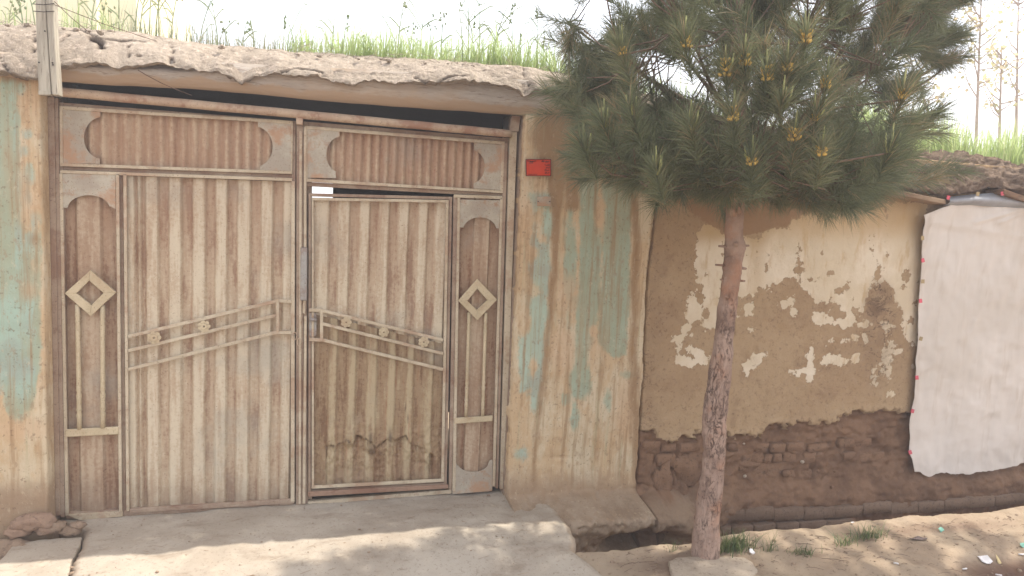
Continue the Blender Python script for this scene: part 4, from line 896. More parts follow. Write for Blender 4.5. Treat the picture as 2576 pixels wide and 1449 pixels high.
# channel between narrow and wide panels
part('mullion', [(300, 440), (309, 440), (317, 1290), (307, 1290)], -.018, .02, BAR_DK, leafL)
part('bead', [(291, 437), (299.5, 437), (307, 1290), (299, 1290)], -.036, .012, BAR, leafL)
part('bead', [(309.5, 438), (318, 438), (325, 1286), (317.5, 1286)], -.036, .012, BAR, leafL)
part('bead', [(149, 436), (157, 436), (172, 1296), (164, 1300)], -.036, .012, BAR, leafL)
part('bead', [(733, 456), (742, 456), (741, 1262), (731, 1262)], -.037, .012, BAR, leafL)
part('bottom_bar', [(168, 1296), (308, 1287), (308, 1300), (200, 1309)], -.036, .02, BAR, leafL)
part('bottom_bar', [(325, 1281), (740, 1256), (741, 1266), (326, 1291)], -.036, .02, BAR_DK, leafL)
part('bottom_bar', [(310, 1292), (741, 1267), (741, 1274), (310, 1300)], -.020, .03, BAR_DK, leafL)
ptop = lambda ph, per: (lambda X: .5 + .5 * np.sin((X - ph) * 2 * math.pi / per))
p_ = (at(728 * .3472 * 1 + 29.5, 340)[0] - at(728 * .3472, 340)[0])
sheet('corrugated_panel', [(156, 275), (735, 311), (733, 432), (158, 411)], -.012, ptop(at(253, 340)[0], p_), SHEET_TOP, leafL, .012, 330, 14, seed=1.)
sheet('corrugated_panel', [(317, 442), (735, 457), (733, 1262), (324, 1288)], -.016, xprof([(323, 345), (352, 360), (371, 402), (427, 458), (484, 516), (540, 569), (593, 625), (650, 679), (704, 730)], 1137), SHEET, leafL, .018, 330, 90, seed=2.)
sheet('corrugated_panel', [(156, 430), (292, 436), (301, 1292), (170, 1300)], -.014, xprof([(202, 263)], 1137), SHEET_NAR, leafL, .016, 90, 60, seed=3.)
# corner plates of the top panel
plate('corner_plate', [(158, 276), (252, 282), (252, 295)] + arc(258, 347, 47, 53, 262, 98, 18)[0:] + [(251, 399), (251, 412), (159, 410)], leafL)
plate('corner_plate', [(732, 311.5), (649, 305.5), (649, 321)] + arc(640, 369, 46, 51, -78, 72, 18) + [(654, 418), (654, 428), (732, 430)], leafL)
plate('arch_plate', [(157.5, 437), (290.5, 438), (291, 526), (277, 519)] + arc(223, 524, 53, 33, -8, -172, 16) + [(168, 524), (159, 522)], leafL)
def diamond(O, I, parent):
    m = MB(); 
    for i in range(4):
        j = (i + 1) % 4; m.prism(P([O[i], O[j], I[j], I[i]], -.05), -.035)
    o = m.build('diamond_ornament', ORN, parent); bevel(o, .002); recentre(o)
diamond([(227, 680), (292, 736), (228, 796), (162, 738)], [(224, 706), (260, 737), (229, 768), (192, 738)], leafL)
def rod(p, q, parent, w=10):
    a = at(*p, -.034); b_ = at(*q, -.034); L = np.linalg.norm(b_ - a); r = w * .5 * .00215
    prof = [(0, 1), (.08, 1), (.09, 1.15), (.11, .85), (.13, 1.15), (.15, .85), (.17, 1.1), (.22, 1), (.62, 1), (.66, 1.0), (.68, 1.2), (.70, .8), (.72, 1.2), (.76, 1), (.82, 1), (.84, 1.2), (.86, .85), (.88, 1.2), (.91, 1), (1, 1)]
    m = MB(); m.tube([a + (b_ - a) * t for t, _ in prof], [r * k for _, k in prof], 10); o = m.build('turned_rod', ORN, parent, True); recentre(o)
rod((195, 766), (200, 1080), leafL); rod((258, 768), (259, 1077), leafL)
part('cross_rail', [(164, 1081), (298, 1074), (298, 1093), (164, 1100)], -.040, .014, ORN, leafL, .003)
for p, q in [((322, 847), (697, 757.5)), ((322, 883), (697, 793)), ((322, 930), (697, 836))]: bar('ornamental_bar', p, q, 8, -.046, .016, BAR, leafL)
bar('ornamental_bar', (702, 757), (733, 759), 8, -.046, .016, BAR, leafL); bar('ornamental_bar', (702, 836.5), (733, 837), 8, -.046, .016, BAR, leafL)
bar('ornamental_bar', (698, 752), (698.5, 841), 8, -.048, .018, BAR, leafL)
def flower(cx, cy, parent, r=.030):
    c = at(cx, cy, -.052); m = MB()
    for k in range(7):
        a = 2 * math.pi * k / 7; rc = r * .66; V = []
        pts = [(c[0] + rc * math.cos(a) + r * .33 * math.cos(t), c[1], c[2] + rc * math.sin(a) + r * .33 * math.sin(t)) for t in [-2 * math.pi * q / 10 for q in range(10)]]
        m.prism(pts, -.046)
    n = 16
    o_ = [(c[0] + r * .48 * math.cos(-2 * math.pi * q / n), -.056, c[2] + r * .48 * math.sin(-2 * math.pi * q / n)) for q in range(n)]
    i_ = [(c[0] + r * .16 * math.cos(-2 * math.pi * q / n), -.056, c[2] + r * .16 * math.sin(-2 * math.pi * q / n)) for q in range(n)]
    for q in range(n): m.prism([o_[q], o_[(q + 1) % n], i_[(q + 1) % n], i_[q]], -.048)
    o = m.build('flower_ornament', ORN, parent); recentre(o); return o
flower(387.6, 849.6, leafL, .033); flower(513, 821, leafL, .031)

# ---- right leaf
RO = [(763, 305), (1279, 348), (1251, 1231), (765, 1274)]
RI = [(771, 322), (1266, 364), (1240, 1222), (774, 1262)]
m = MB()
for i in (0, 1, 3):
    j = (i + 1) % 4; m.prism(P([RO[i], RO[j], RI[j], RI[i]], -.022), .008)
leafR = m.build('gate_leaf', BAR_DK, gate); bevel(leafR, .0018); recentre(leafR); leafR['label'] = 'right gate leaf holding the wicket door'
part('gap_seal_strip', [(742, 312), (785, 316), (785, 1262), (740, 1268)], .010, .006, BAR_DK, leafR)  # added behind the leaves to block light leaking through their gap
part('meeting_bar', [(746, 315), (763, 317), (764, 1272), (744, 1272)], -.030, .03, BAR_DK, leafR)
part('meeting_bead', [(753, 330), (760, 330), (757, 1268), (751, 1268)], -.040, .010, BAR, leafR)
part('meeting_bead', [(764, 320), (771, 320), (771, 622), (764, 622)], -.040, .012, BAR, leafR)
part('meeting_bead', [(765, 796), (772, 796), (768, 1268), (761, 1268)], -.042, .012, BAR, leafR)
part('meeting_bead', [(762, 756), (769, 756), (768, 790), (761, 788)], -.040, .010, BAR, leafR)
o = part('lock_cover', [(756, 623), (773, 623), (772, 757), (755, 756)], -.062, .03, GREYBOX, leafR, .004)
ringb([(767, 316), (1270, 356), (1265, 486), (768, 457)], [(774, 324.5), (1263, 364), (1259.5, 479), (774, 449)], -.036, .012, BAR, leafR)
part('rail', [(768, 457.5), (1264, 486.5), (1263, 493), (1138, 488), (768, 468)], -.018, .02, BAR_DK, leafR)
bar('bead', (1142, 493), (1263, 497), 8, -.036, .012, BAR, leafR)
ps2 = (at(855 + 22.4, 400)[0] - at(855, 400)[0])
sheet('corrugated_panel', [(773, 323), (1265, 364), (1261, 480), (774, 450)], -.012, ptop(at(855, 400)[0], ps2), SHEET_TOP, leafR, .012, 330, 14, seed=5.)
plate('corner_plate', [(774, 325), (854, 331), (855, 345)] + arc(857, 389, 36, 45, 262, 106, 16) + [(844, 433), (845, 448), (774, 447)], leafR)
plate('corner_plate', [(1263, 365), (1193, 359), (1193.5, 378)] + arc(1184, 419, 36, 43, -75, 76, 16) + [(1192, 461), (1192, 474), (1260, 478)], leafR)
# post between wicket and narrow panel
part('mullion', [(1141, 492), (1151, 493), (1137, 1232), (1129, 1232)], -.030, .03, BAR_DK, leafR)
part('bead', [(1151.5, 497), (1158, 497), (1146, 1236), (1138, 1236)], -.036, .012, BAR, leafR)
part('bead', [(1259, 497), (1265, 497), (1246, 1224), (1239, 1224)], -.036, .012, BAR, leafR)
part('side_bar', [(1267, 364), (1277, 356), (1253, 1229), (1248, 1229)], -.034, .012, BAR_DK, leafR)
sheet('corrugated_panel', [(1157, 497), (1260, 499), (1240, 1236), (1144, 1238)], -.014, lambda X: np.clip(np.minimum((X - at(1180, 800)[0]) / .006, (at(1222, 800)[0] - X) / .006), 0, 1), SHEET_NAR, leafR, .016, 90, 60, seed=6.)
plate('arch_plate', [(1157.5, 502), (1258.5, 504), (1255, 575), (1248, 574)] + arc(1207, 578, 42, 31, -8, -172, 16) + [(1166, 573), (1155.5, 571)], leafR)
plate('bottom_plate', [(1144, 1166), (1148, 1165), (1151, 1172)] + arc(1190, 1166, 38, 21, 170, 10, 16) + [(1231, 1159), (1239, 1156), (1238, 1235), (1138, 1243)], leafR)
diamond([(1201, 702), (1251, 754), (1201, 806), (1153, 757)], [(1201, 726), (1226, 755), (1200, 780), (1176, 757)], leafR)
rod((1180, 786), (1172, 1048), leafR, 9); rod((1222, 786), (1214, 1046), leafR, 9)
part('cross_rail', [(1144, 1052), (1240, 1046), (1239, 1060), (1143, 1067)], -.040, .014, ORN, leafR, .003)
part('sill_bar', [(773, 1262), (1137, 1232), (1137, 1242), (773, 1272)], -.022, .03, BAR, leafR, .003)

# ---- wicket door
WO = [(776, 486), (1138, 495), (1124, 1224), (775, 1245)]
WI = [(783, 494), (1130, 502), (1117, 1216), (782, 1236)]
wk = ring('wicket_door', WO, WI, -.030, .03, BAR_DK, gate)
ringb([(784, 497), (1129, 503), (1117, 1212), (784, 1230)], [(789, 504), (1122, 510), (1110, 1205), (790, 1222)], -.040, .010, BAR, wk)
part('bottom_rail', [(775, 1238), (1128, 1219), (1128, 1229), (775, 1250)], -.044, .012, REDRUST, wk)
def dentf(G, r):
    p = proj(G.reshape(-1, 3)); U = ((p[:, 0] - 691.8) / .5224).reshape(r.shape); V = ((p[:, 1] - 691.8) / .5224).reshape(r.shape)
    jag = np.interp(U, [160, 250, 300, 345, 385, 392, 440, 485, 540, 580, 630, 665, 720, 800], [900, 824, 818, 800, 806, 775, 790, 834, 790, 795, 772, 826, 835, 900]) + 8 * noise2(U * .02, V * .0, 1., 3.)
    low = smooth(-4, 4, V - jag) * (U > 245) * (U < 760)
    G[..., 1] += .014 * low + low * .020 * noise2(G[..., 0], G[..., 2], 16, 51., 4) * smooth(160, 0, V - jag)
    G[..., 1] += .008 * noise2(G[..., 0], G[..., 2], 12, 53., 4) * smooth(660, 760, V)
    te = np.exp(-((V - jag) / (5. + 5. * np.abs(noise2(U * .05, V * 0, 1., 19.)) * 2)) ** 2) * (U > 245) * (U < 670) * np.clip(.55 + 1.6 * noise2(U * .05, V * .01, 1., 9.), 0, 1)
    for c, a, b in [((460, 790), 10, 34), ((555, 780), 9, 34), ((640, 690), 3, 20), ((465, 850), 16, 26), ((628, 640), 3, 20)]: te = np.maximum(te, .9 * np.exp(-((U - c[0]) / a) ** 2 - ((V - c[1]) / b) ** 2))
    return G, r, np.clip(te, 0, 1)
up = xprof([(785, 829), (852, 880), (905, 930), (953, 979), (1002, 1028), (1052, 1076), (1097, 1125)], 536)
dn = xprof([(825, 846), (872, 893), (922, 945), (974, 992), (1021, 1037), (1068, 1086)], 1005)
sheet('corrugated_panel', [(787, 501), (1124, 507), (1118, 866), (789, 790)], -.016, up, SHEET, wk, .016, 230, 60, seed=7.)
sheet('corrugated_panel', [(789, 789), (1118, 865), (1112, 1214), (789, 1230)], -.024, dn, SHEET_DIRTY, wk, .014, 250, 120, dent=dentf, seed=8.)
for p, q in [((812, 782), (1115, 856)), ((812, 815), (1115, 890)), ((812, 856), (1115, 930))]: bar('ornamental_bar', p, q, 7.5, -.050, .016, BAR, wk)
bar('ornamental_bar', (778, 780), (812, 781), 8, -.050, .016, BAR, wk); bar('ornamental_bar', (778, 854), (812, 856), 8, -.050, .016, BAR, wk)
bar('ornamental_bar', (809, 777), (809, 858), 8, -.052, .018, BAR, wk)
flower(871, 811, wk, .029); flower(965.5, 835.5, wk, .029); flower(1066, 860.5, wk, .031)
part('lock_plate', [(778, 788), (796, 788), (796, 842), (792, 846), (784, 848), (778, 843)], -.036, .006, GREYBOX, wk, .001)
part('keyhole', [(785, 821), (790, 821), (789, 833), (786, 833)], -.0375, .003, BLACK, wk, 0)
m = MB(); m.tube([at(781, 803, -.05), at(796, 806, -.05)], .008, 8); recentre(m.build('lock_bolt', GREYBOX, wk, True))
m = MB(); c0 = at(741, 845, -.045); m.tube([c0 + np.array([.012 * math.cos(a), -.002, .02 * math.sin(a)]) for a in np.linspace(0, 2 * math.pi, 12)], .003, 6); recentre(m.build('hasp_ring', PIPE, gate, True))
m = MB(); c0 = at(752, 860, -.045); m.tube([c0 + np.array([.008 * math.cos(a), -.002, .02 * math.sin(a)]) for a in np.linspace(0, 2 * math.pi, 12)], .003, 6); recentre(m.build('hasp_ring', PIPE, gate, True))
# gap filler of mud between right post and wall, and reveal of the opening
def reveal(x0, x1, lab, seed):
    X, Z = np.meshgrid(np.linspace(x0, x1, 10), np.linspace(-.3, 2.19, 120)); Y = -.07 + .006 * noise2(X, Z, 6, seed)
    return slab_grid('reveal_plaster', np.stack([X, Y, Z], -1), lambda B: np.stack([B[:, 0], B[:, 1] * 0 + .2, B[:, 2]], -1), MUD_LEDGE)
W1 = [o for o in COL.objects if o.name.startswith('plaster_wall')]
o = reveal(xl_edge - .01, at(121, 700, -.045)[0], '', 2.); o.parent = W1[0]
o = reveal(at(1286, 800, -.045)[0], xr_edge + .01, '', 5.); o.parent = W1[1]

# ================================================================== NOTICE PLATE
pl = empty('notice_plate', at(1354, 421, WY - .02), 'small orange red plate with black Persian writing on the painted wall', 'sign')
part('plate_sheet', [(1324, 401), (1385, 401), (1385, 442), (1325, 442)], WY - .022, .003, ORANGE, pl, .001)
part('plate_rim', [(1323, 400), (1386, 400), (1386, 401.5), (1323, 401.5)], WY - .024, .004, DARKPR, pl, 0)
part('plate_rim', [(1323, 441.5), (1386, 441.5), (1386, 443), (1323, 443)], WY - .024, .004, DARKPR, pl, 0)
part('plate_rim', [(1322.5, 401), (1324, 401), (1324.5, 442), (1323, 442)], WY - .024, .004, DARKPR, pl, 0)
part('plate_rim', [(1385, 401), (1386.5, 401), (1386.5, 442), (1385, 442)], WY - .024, .004, DARKPR, pl, 0)
def txt(s, px, py, size, right=True):
    c = bpy.data.curves.new('t', 'FONT'); c.body = s; c.size = size; c.align_x = 'RIGHT' if right else 'LEFT'; c.offset = .0009
    o = bpy.data.objects.new('t', c); COL.objects.link(o); bpy.context.view_layer.update()
    dg = bpy.context.evaluated_depsgraph_get(); me = bpy.data.meshes.new_from_object(o.evaluated_get(dg)); bpy.data.objects.remove(o); bpy.data.curves.remove(c)
    p = at(px, py, WY - .0245)
    V = np.array([v.co[:] for v in me.vertices]) if len(me.vertices) else np.zeros((0, 3))
    if len(V) == 0: return
    V2 = np.stack([V[:, 0] + p[0], 0 * V[:, 0] + p[1], V[:, 1] + p[2]], -1)
    recentre(mesh('printed_line', V2, [list(f.vertices) for f in me.polygons], DARKPR, pl, False))
R_ = lambda s: s[::-1]
txt(R_('\uFEB7\uFEE4\uFE8E\uFEAD\uFEE9 \uFEA7\uFE8E\uFEE7\uFEEA'), 1382.5, 408.5, .011)
txt(R_('\uFEE7\uFE8E\uFEA3\uFEF4\u0640\u0640\u0640\uFEEA'), 1382.5, 416.5, .010)
txt(R_('\uFEE7\uFE8E\uFEA3\uFEF4\u0640\u0640\u0640\uFEEA'), 1382.5, 416.5, .010) if False else None
txt(R_('\uFB94\u0640\u0640\u0640\uFEAC\uFEAD'), 1382.5, 423, .010)
txt(R_('\uFEB3\u0640\u0640\u0640\uFEAE\uFED9'), 1382.5, 429.5, .010)
txt(R_('\uFEE3\uFEE8\u0640\u0640\u0640\uFEB0\uFEDD'), 1382.5, 436, .010)
for (a, b, w) in [((1326, 404.5), (1336, 406), 1.6), ((1349, 404.5), (1339, 406), 1.6), ((1333, 406.5), (1341, 407), 2.2), ((1331, 410), (1341, 410), 1.2), ((1329, 438.5), (1352, 438.5), .9)]:
    bar('emblem_stroke', a, b, w, WY - .0243, .001, DARKPR, pl, 0)
np_ = empty('name_plate', at(1368, 503, WY - .015), 'blank grey metal strip screwed to the painted wall below the orange plate', 'plate')
part('plate_sheet', [(1351, 494), (1386, 494), (1386, 519), (1351, 518)], WY - .016, .003, PLATE, np_, .001)
for x in (1354, 1383): 
    c = at(x, 507, WY - .018); V, Fc = blob(.004, x, 1, (1, .6, 1), .02); recentre(mesh('screw', V + c, Fc, BLACK, np_))

# ================================================================== WHITE SHEET
def sheetcloth():
    Lx = lin([(516, 2375), (540, 2313), (556, 2317), (678, 2316), (845, 2312.6), (924, 2306), (1020, 2299), (1055, 2290), (1138, 2288), (1187, 2300)])
    top = [(2313, 541), (2340, 529), (2375, 516), (2384, 508), (2480, 514), (2576, 520), (3100, 600)]
    bot = [(2300, 1186), (2315, 1188), (2329, 1198), (2345, 1197), (2371, 1189), (2400, 1192), (2425, 1193), (2450, 1188), (2491, 1184), (2526, 1178), (2576, 1165), (3100, 1090)]
    Y0 = -.16
    zs = np.linspace(0, 1, 150); n = 170
    tx, tz = path3(top, Y0); bx, bz = path3(bot, Y0)
    le = [(541, 2313), (556, 2317), (678, 2316), (845, 2312.6), (924, 2306), (1020, 2299), (1055, 2290), (1138, 2288), (1186, 2300)]
    LE = np.array([at(b, a, Y0) for a, b in le])
    G = np.zeros((len(zs), n, 3))
    for k, t in enumerate(zs):
        zl = LE[-1, 2] + (LE[0, 2] - LE[-1, 2]) * t; xl = np.interp(-zl, -LE[:, 2], LE[:, 0])
        X = xl + (np.linspace(0, 1, n)) * (8.2 - xl)
        B = np.interp(X, bx, bz) + .012 * np.array([mn.noise((x * 13, 1, 0)) + .6 * mn.noise((x * 37, 1, 0)) for x in X]); T = np.interp(X, tx, tz)
        Z = B + (T - B) * t; Z = np.where(np.arange(n) == 0, zl, Z)
        G[k, :, 0] = X; G[k, :, 2] = Z
    X, Z = G[..., 0], G[..., 2]
    y = Y0 + .018 * noise2(X, Z, 1.3, 61.) + .007 * noise2(X, Z, 4, 62., 4, .5, 1.6, .45) + .004 * noise2(X, Z, 9, 64., 3, .5, 1, 1.)
    # sagging folds from the top corner
    for (a, b, w, d) in [((2440, 560), (2576, 520), .015, .014), ((2340, 560), (2500, 585), .02, .006), ((2500, 560), (2576, 530), .012, .012)]:
        p, q = at(*a, Y0), at(*b, Y0); e = np.array([q[0] - p[0], q[2] - p[2]]); t = np.clip(((X - p[0]) * e[0] + (Z - p[2]) * e[1]) / (e @ e), 0, 1.5)
        y -= d * np.exp(-(np.hypot(X - p[0] - t * e[0], Z - p[2] - t * e[1]) / w) ** 2)
    y -= .03 * smooth(.85, 1., zs)[:, None] * np.linspace(1, .4, n)[None]
    G[..., 1] = y
    n0 = G.shape[0] * G.shape[1]; V = G.reshape(-1, 3); Bk = V.copy(); Bk[:, 1] += .003
    root = empty('white_sheet', (LE[-1, 0], Y0, LE[-1, 2]), 'large dusty white sheet taped over the wall at the far right', 'sheet')
    recentre(mesh('cloth', np.vstack([V, Bk]), np.vstack([gridfaces(n, len(zs)), gridfaces(n, len(zs), True) + n0]), FABRIC, root))
    # clear plastic flap along the top
    tp = [(2384, 496), (2440, 490), (2518, 484), (2545, 492), (2576, 502), (3100, 580)]; bt = [(2375, 518), (2440, 516), (2500, 520), (2576, 524), (3100, 604)]
    ax, az_ = path3(tp, -.22); bx2, bz2 = path3(bt, -.2); xs = np.linspace(ax[0] + .0, 8.2, 90)
    rows = []
    for k in range(9):
        t = k / 8; rows.append(np.stack([xs, -.2 - .045 * math.sin(t * math.pi) + .008 * np.sin(xs * 9 + 2 * t), np.interp(xs, bx2, bz2) * (1 - t) + np.interp(xs, ax, az_) * t], -1))
    G2 = np.stack(rows); n2 = G2.shape[0] * G2.shape[1]; V = G2.reshape(-1, 3); Bk = V + np.array([0, .002, 0])
    recentre(mesh('plastic_flap', np.vstack([V, Bk]), np.vstack([gridfaces(90, 9), gridfaces(90, 9, True) + n2]), PLASTIC, root))
    tabs = [(2322, 655, 1), (2316, 757, 1), (2307, 950, 1), (2296, 1034, 1), (2290, 1138, 1), (2321, 599, 0), (2322, 708, 0), (2317, 852, 0), (2386, 497, 1), (2460, 488, 0), (2522, 487, 1)]
    for i, (x, y_, c) in enumerate(tabs):
        a = random.uniform(-.35, .35); w, h = (4, 5) if i < 8 else (4, 5); ca, sa = math.cos(a), math.sin(a)
        pts = [(x + dx * w * ca - dy_ * h * sa, y_ + dx * w * sa + dy_ * h * ca) for dx, dy_ in ((-1, -1), (1, -1), (1, 1), (-1, 1))]
        part('tape_tab', pts, -.185 if i < 8 else -.265, .002, PINK if c else TAN, root, 0)
sheetcloth()

# far background, upper left: neighbour's pale yellow house
p0 = at(-700, 60, 4.); p1 = at(330, 60, 4.)
h = empty('yellow_house', (0, 4, 0), 'pale yellow house wall rising behind the weeds on the roof at upper left', 'building')
recentre(MB().box((p0[0] - 3, 4.2, -.6), (p1[0], 7.3, 5.2)).build('wall', YELLOWW, h))
q0 = at(221, 30, 4.05); q1 = at(243, 30, 4.05)
recentre(MB().box((q0[0], 4.05, -.6), (q1[0], 4.198, 5.1)).build('pilaster', YELLOWW, h))

# ================================================================== VEGETATION
def blades(name, base, height, lean, width, mat, kind='stuff', label=None, seed=1, seg=4, curl=.5, cat=None, parent=None, var=None):
    """base (n,3); curved tapering strips"""
    r = np.random.default_rng(seed); n = len(base)
    ang = r.uniform(0, 2 * math.pi, n); d = np.stack([np.cos(ang), np.sin(ang), 0 * ang], -1)
    side = np.stack([-np.sin(ang + r.normal(0, .6, n)), np.cos(ang), 0 * ang], -1); side /= np.linalg.norm(side, axis=1)[:, None] + 1e-9
    V = np.zeros((n, (seg + 1) * 2, 3))
    for k in range(seg + 1):
        t = k / seg; off = lean[:, None] * d * (t ** 1.8) * height[:, None]; up = height * (t - curl * lean * .5 * t ** 3)
        c = base + off; c[:, 2] += up; w = width * (1 - t ** 1.5 * .92)
        V[:, 2 * k] = c - side * w[:, None] / 2; V[:, 2 * k + 1] = c + side * w[:, None] / 2
    q = np.array([[2 * k, 2 * k + 1, 2 * k + 3, 2 * k + 2] for k in range(seg)])
    Fc = (np.arange(n)[:, None, None] * (seg + 1) * 2 + q[None]).reshape(-1, 4)
    vv = r.uniform(0, 1, n) if var is None else var
    o = mesh(name, V.reshape(-1, 3), Fc, mat, parent, True, {'var': np.repeat(vv, (seg + 1) * 2)})
    if kind or label: tag(o, label, cat, kind=kind)
    return o
def rooftop(xs, ys, off=0):
    tx, tz = path3(top_l, .06); tx2, tz2 = path3(top_r, .06)
    z = np.where(xs < 3.25, np.interp(xs, tx, tz), np.interp(xs, tx2, tz2)); return z + .02 * np.clip(ys - .06, 0, .5) - .01
def px2x(px, Y=.2): return at(px, 120 if px < 1700 else 380, Y)[0]
def patch(pa, pb, n, y0, y1, h0, h1, seed, w=.004):
    r = np.random.default_rng(seed); ys = y0 + (y1 - y0) * r.uniform(0, 1, n) ** 1.3
    f = r.uniform(0, 1, n); xs = np.array([px2x(pa + (pb - pa) * a, y) for a, y in zip(f, ys)])
    # clumps
    cl = np.array([mn.noise((x * 3.1, y * 3, seed)) for x, y in zip(xs, ys)]); keep = (cl > r.uniform(-.5, .25, n)) & (r.random(n) < .12 + smooth(0, .16, f) * smooth(1., .88, f))
    xs, ys = xs[keep], ys[keep]; m = len(xs); base = np.stack([xs, ys, rooftop(xs, ys)], -1)
    return base, r.uniform(h0, h1, m) * (1 + .4 * cl[keep]), r.uniform(.05, .75, m) ** 1.2, w * r.uniform(.6, 1.3, m)
def grass(pa, pb, n, y0, y1, h0, h1, seed, mat, label, w=.004, name='roof_grass'):
    b, h_, l, ww = patch(pa, pb, n, y0, y1, h0, h1, seed, w); return blades(name, b, h_, l, ww, mat, 'stuff', label, seed, cat='grass')
grass(-200, 330, 1000, .05, 1.0, .04, .15, 3, GRASS, 'yellow green weeds along the roof edge at upper left', .004)
grass(260, 900, 2200, .08, 1.0, .05, .18, 4, DRYG, 'sparse grey green weeds on the mud roof above the left gate leaf', .0035)
grass(700, 1500, 7000, .05, 1.0, .06, .24, 5, GRASS, 'fresh green grass on the mud roof above the right gate leaf', .005)
grass(1400, 2250, 3400, .05, 1.3, .07, .24, 6, GRASS, 'green grass on the roof seen behind the pine branches', .006)
grass(2080, 2900, 12500, .1, 1.6, .14, .42, 8, GRASS, 'tall bright green grass on the roof at the far right', .008)
grass(2650, 3300, 1500, .1, 1.8, .10, .30, 9, GRASS, 'grass on the roof beyond the right edge', .008)
# tall single stalks with leaves and seed heads
def stalks():
    r = np.random.default_rng(12)
    spec = [(340, .26), (352, .2), (376, .27), (392, .22), (400, .3), (430, .24), (500, .3), (548, .2), (575, .17), (608, .19), (640, .16), (745, .22), (770, .13), (835, .2), (860, .24), (915, .16), (930, .2), (1000, .3), (1030, .22), (1055, .36), (1080, .28), (1110, .25), (1165, .33), (1180, .42), (1195, .35), (1207, .44), (1222, .3), (1240, .36), (1256, .28), (1290, .3), (1300, .22), (1335, .28), (1352, .32), (1380, .2), (1395, .24), (90, .2), (60, .15), (200, .2), (230, .24), (255, .22), (275, .18), (300, .22), (20, .18)]
    order = {i: k + 1 for k, i in enumerate(sorted(range(len(spec)), key=lambda q: spec[q][0]))}
    for i, (px, h_) in enumerate(spec):
        h_ *= 1.25; m = MB(); y = .12 + .4 * r.random(); x = px2x(px, y); z = float(rooftop(np.array([x]), np.array([y]))[0]); lean = r.normal(0, .12); b0 = np.array([x, y, z])
        pts = [b0 + np.array([lean * h_ * t ** 2, 0, h_ * t]) for t in (0, .25, .5, .75, 1)]
        m.tube(pts, [.0032, .003, .0026, .002, .0014], 4)
        for k in range(r.integers(2, 5)):
            t = r.uniform(.15, .8); p = b0 + np.array([lean * h_ * t ** 2, 0, h_ * t]); s = r.choice([-1, 1]); L = h_ * r.uniform(.15, .5); w = .005
            uu = r.uniform(.5, 1.6); dd_ = r.uniform(-.3, .6); q = [p, p + np.array([s * L * .25, .01, L * .45 * uu]), p + np.array([s * L * .5, .01, L * .75 * uu]), p + np.array([s * L * r.uniform(.6, 1), .01, L * (.75 * uu + dd_ * .4)])]
            V = []; 
            for j, (c, ww) in enumerate(zip(q, (w, w, w * .7, .0004))): V += [c + np.array([0, 0, ww]), c - np.array([0, 0, ww])]
            m.add(V, [(0, 1, 3, 2), (2, 3, 5, 4), (4, 5, 7, 6)])
        if i % 3 != 1:
            for k in range(9):
                p = pts[-1] + np.array([r.normal(0, .018 if px < 700 or 1000 < px < 1120 else .003), r.normal(0, .01), r.uniform(-.08, .01)]); V, Fc = blob(.0055, i + k, 1, (1, 1, 1.6), .1); m.add(V + p, Fc)
        o = m.build('grass_stalk', STALK, None, True); recentre(o)
        reg = 'above the left gate leaf' if px < 750 else 'above the right gate leaf'
        if px < 320: reg = 'before the yellow house'
        tag(o, '%s weed stalk %s, %s %s' % ('tall' if h_ > .3 else 'short', 'with seeds' if i % 3 != 1 else 'with bare tip', ORD[order[i]] + ' from the left,', reg), 'weed stalk', 'tall weed stalks on the roof ' + reg)
n = NT('weed_stalk'); STALK = n.done(n.mix(n.ramp(n.noise(6, 3), .4, .6), rgb(136, 150, 116), rgb(160, 166, 128)), .8, trans=.3)
ORD = dict(enumerate('zeroth first second third fourth fifth sixth seventh eighth ninth tenth eleventh twelfth thirteenth fourteenth fifteenth sixteenth seventeenth eighteenth nineteenth twentieth twenty-first twenty-second twenty-third twenty-fourth twenty-fifth twenty-sixth twenty-seventh twenty-eighth twenty-ninth thirtieth thirty-first thirty-second thirty-third thirty-fourth thirty-fifth thirty-sixth thirty-seventh thirty-eighth thirty-ninth fortieth forty-first forty-second forty-third forty-fourth forty-fifth'.split()))
stalks()
# tufts on the ground
def tuft(px, py, n, h0, h1, rad, seed, label, w=.004, flat=.4):
    c = gz(px, py, -.05); r = np.random.default_rng(seed); b = np.stack([c[0] + r.normal(0, rad, n), c[1] + r.normal(0, rad * .35, n), np.full(n, street_z(c[0], c[1]) - .004)], -1)
    o = blades('grass_tuft', b, r.uniform(h0, h1, n), r.uniform(.1, 1.1, n) * (flat + .5), w * r.uniform(.6, 1.2, n), GTUFT, None, label, seed, cat='grass tuft'); recentre(o); o['group'] = 'grass tufts on the street'
GTUFT = m_leafy('dull_tuft_grass', rgb(74, 92, 56), rgb(98, 116, 70), rgb(136, 138, 92), .3)
tuft(1845, 1394, 240, .05, .13, .055, 31, 'dense grass tuft immediately right of the pine trunk')
tuft(1688, 1392, 14, .05, .11, .02, 32, 'few thin blades just left of the pine trunk', .003)
tuft(1935, 1394, 26, .06, .15, .02, 33, 'sparse upright tuft, second one to the right of the trunk', .003)
tuft(2018, 1398, 90, .02, .06, .045, 34, 'low flat tuft between the two tufts right of the trunk')
tuft(2190, 1356, 120, .03, .10, .05, 35, 'spreading green tuft on the lit bank at the right', .004, .8)
tuft(2130, 1368, 60, .03, .09, .05, 36, 'trailing flattened blades beside the spreading tuft on the bank', .004, 1.2)

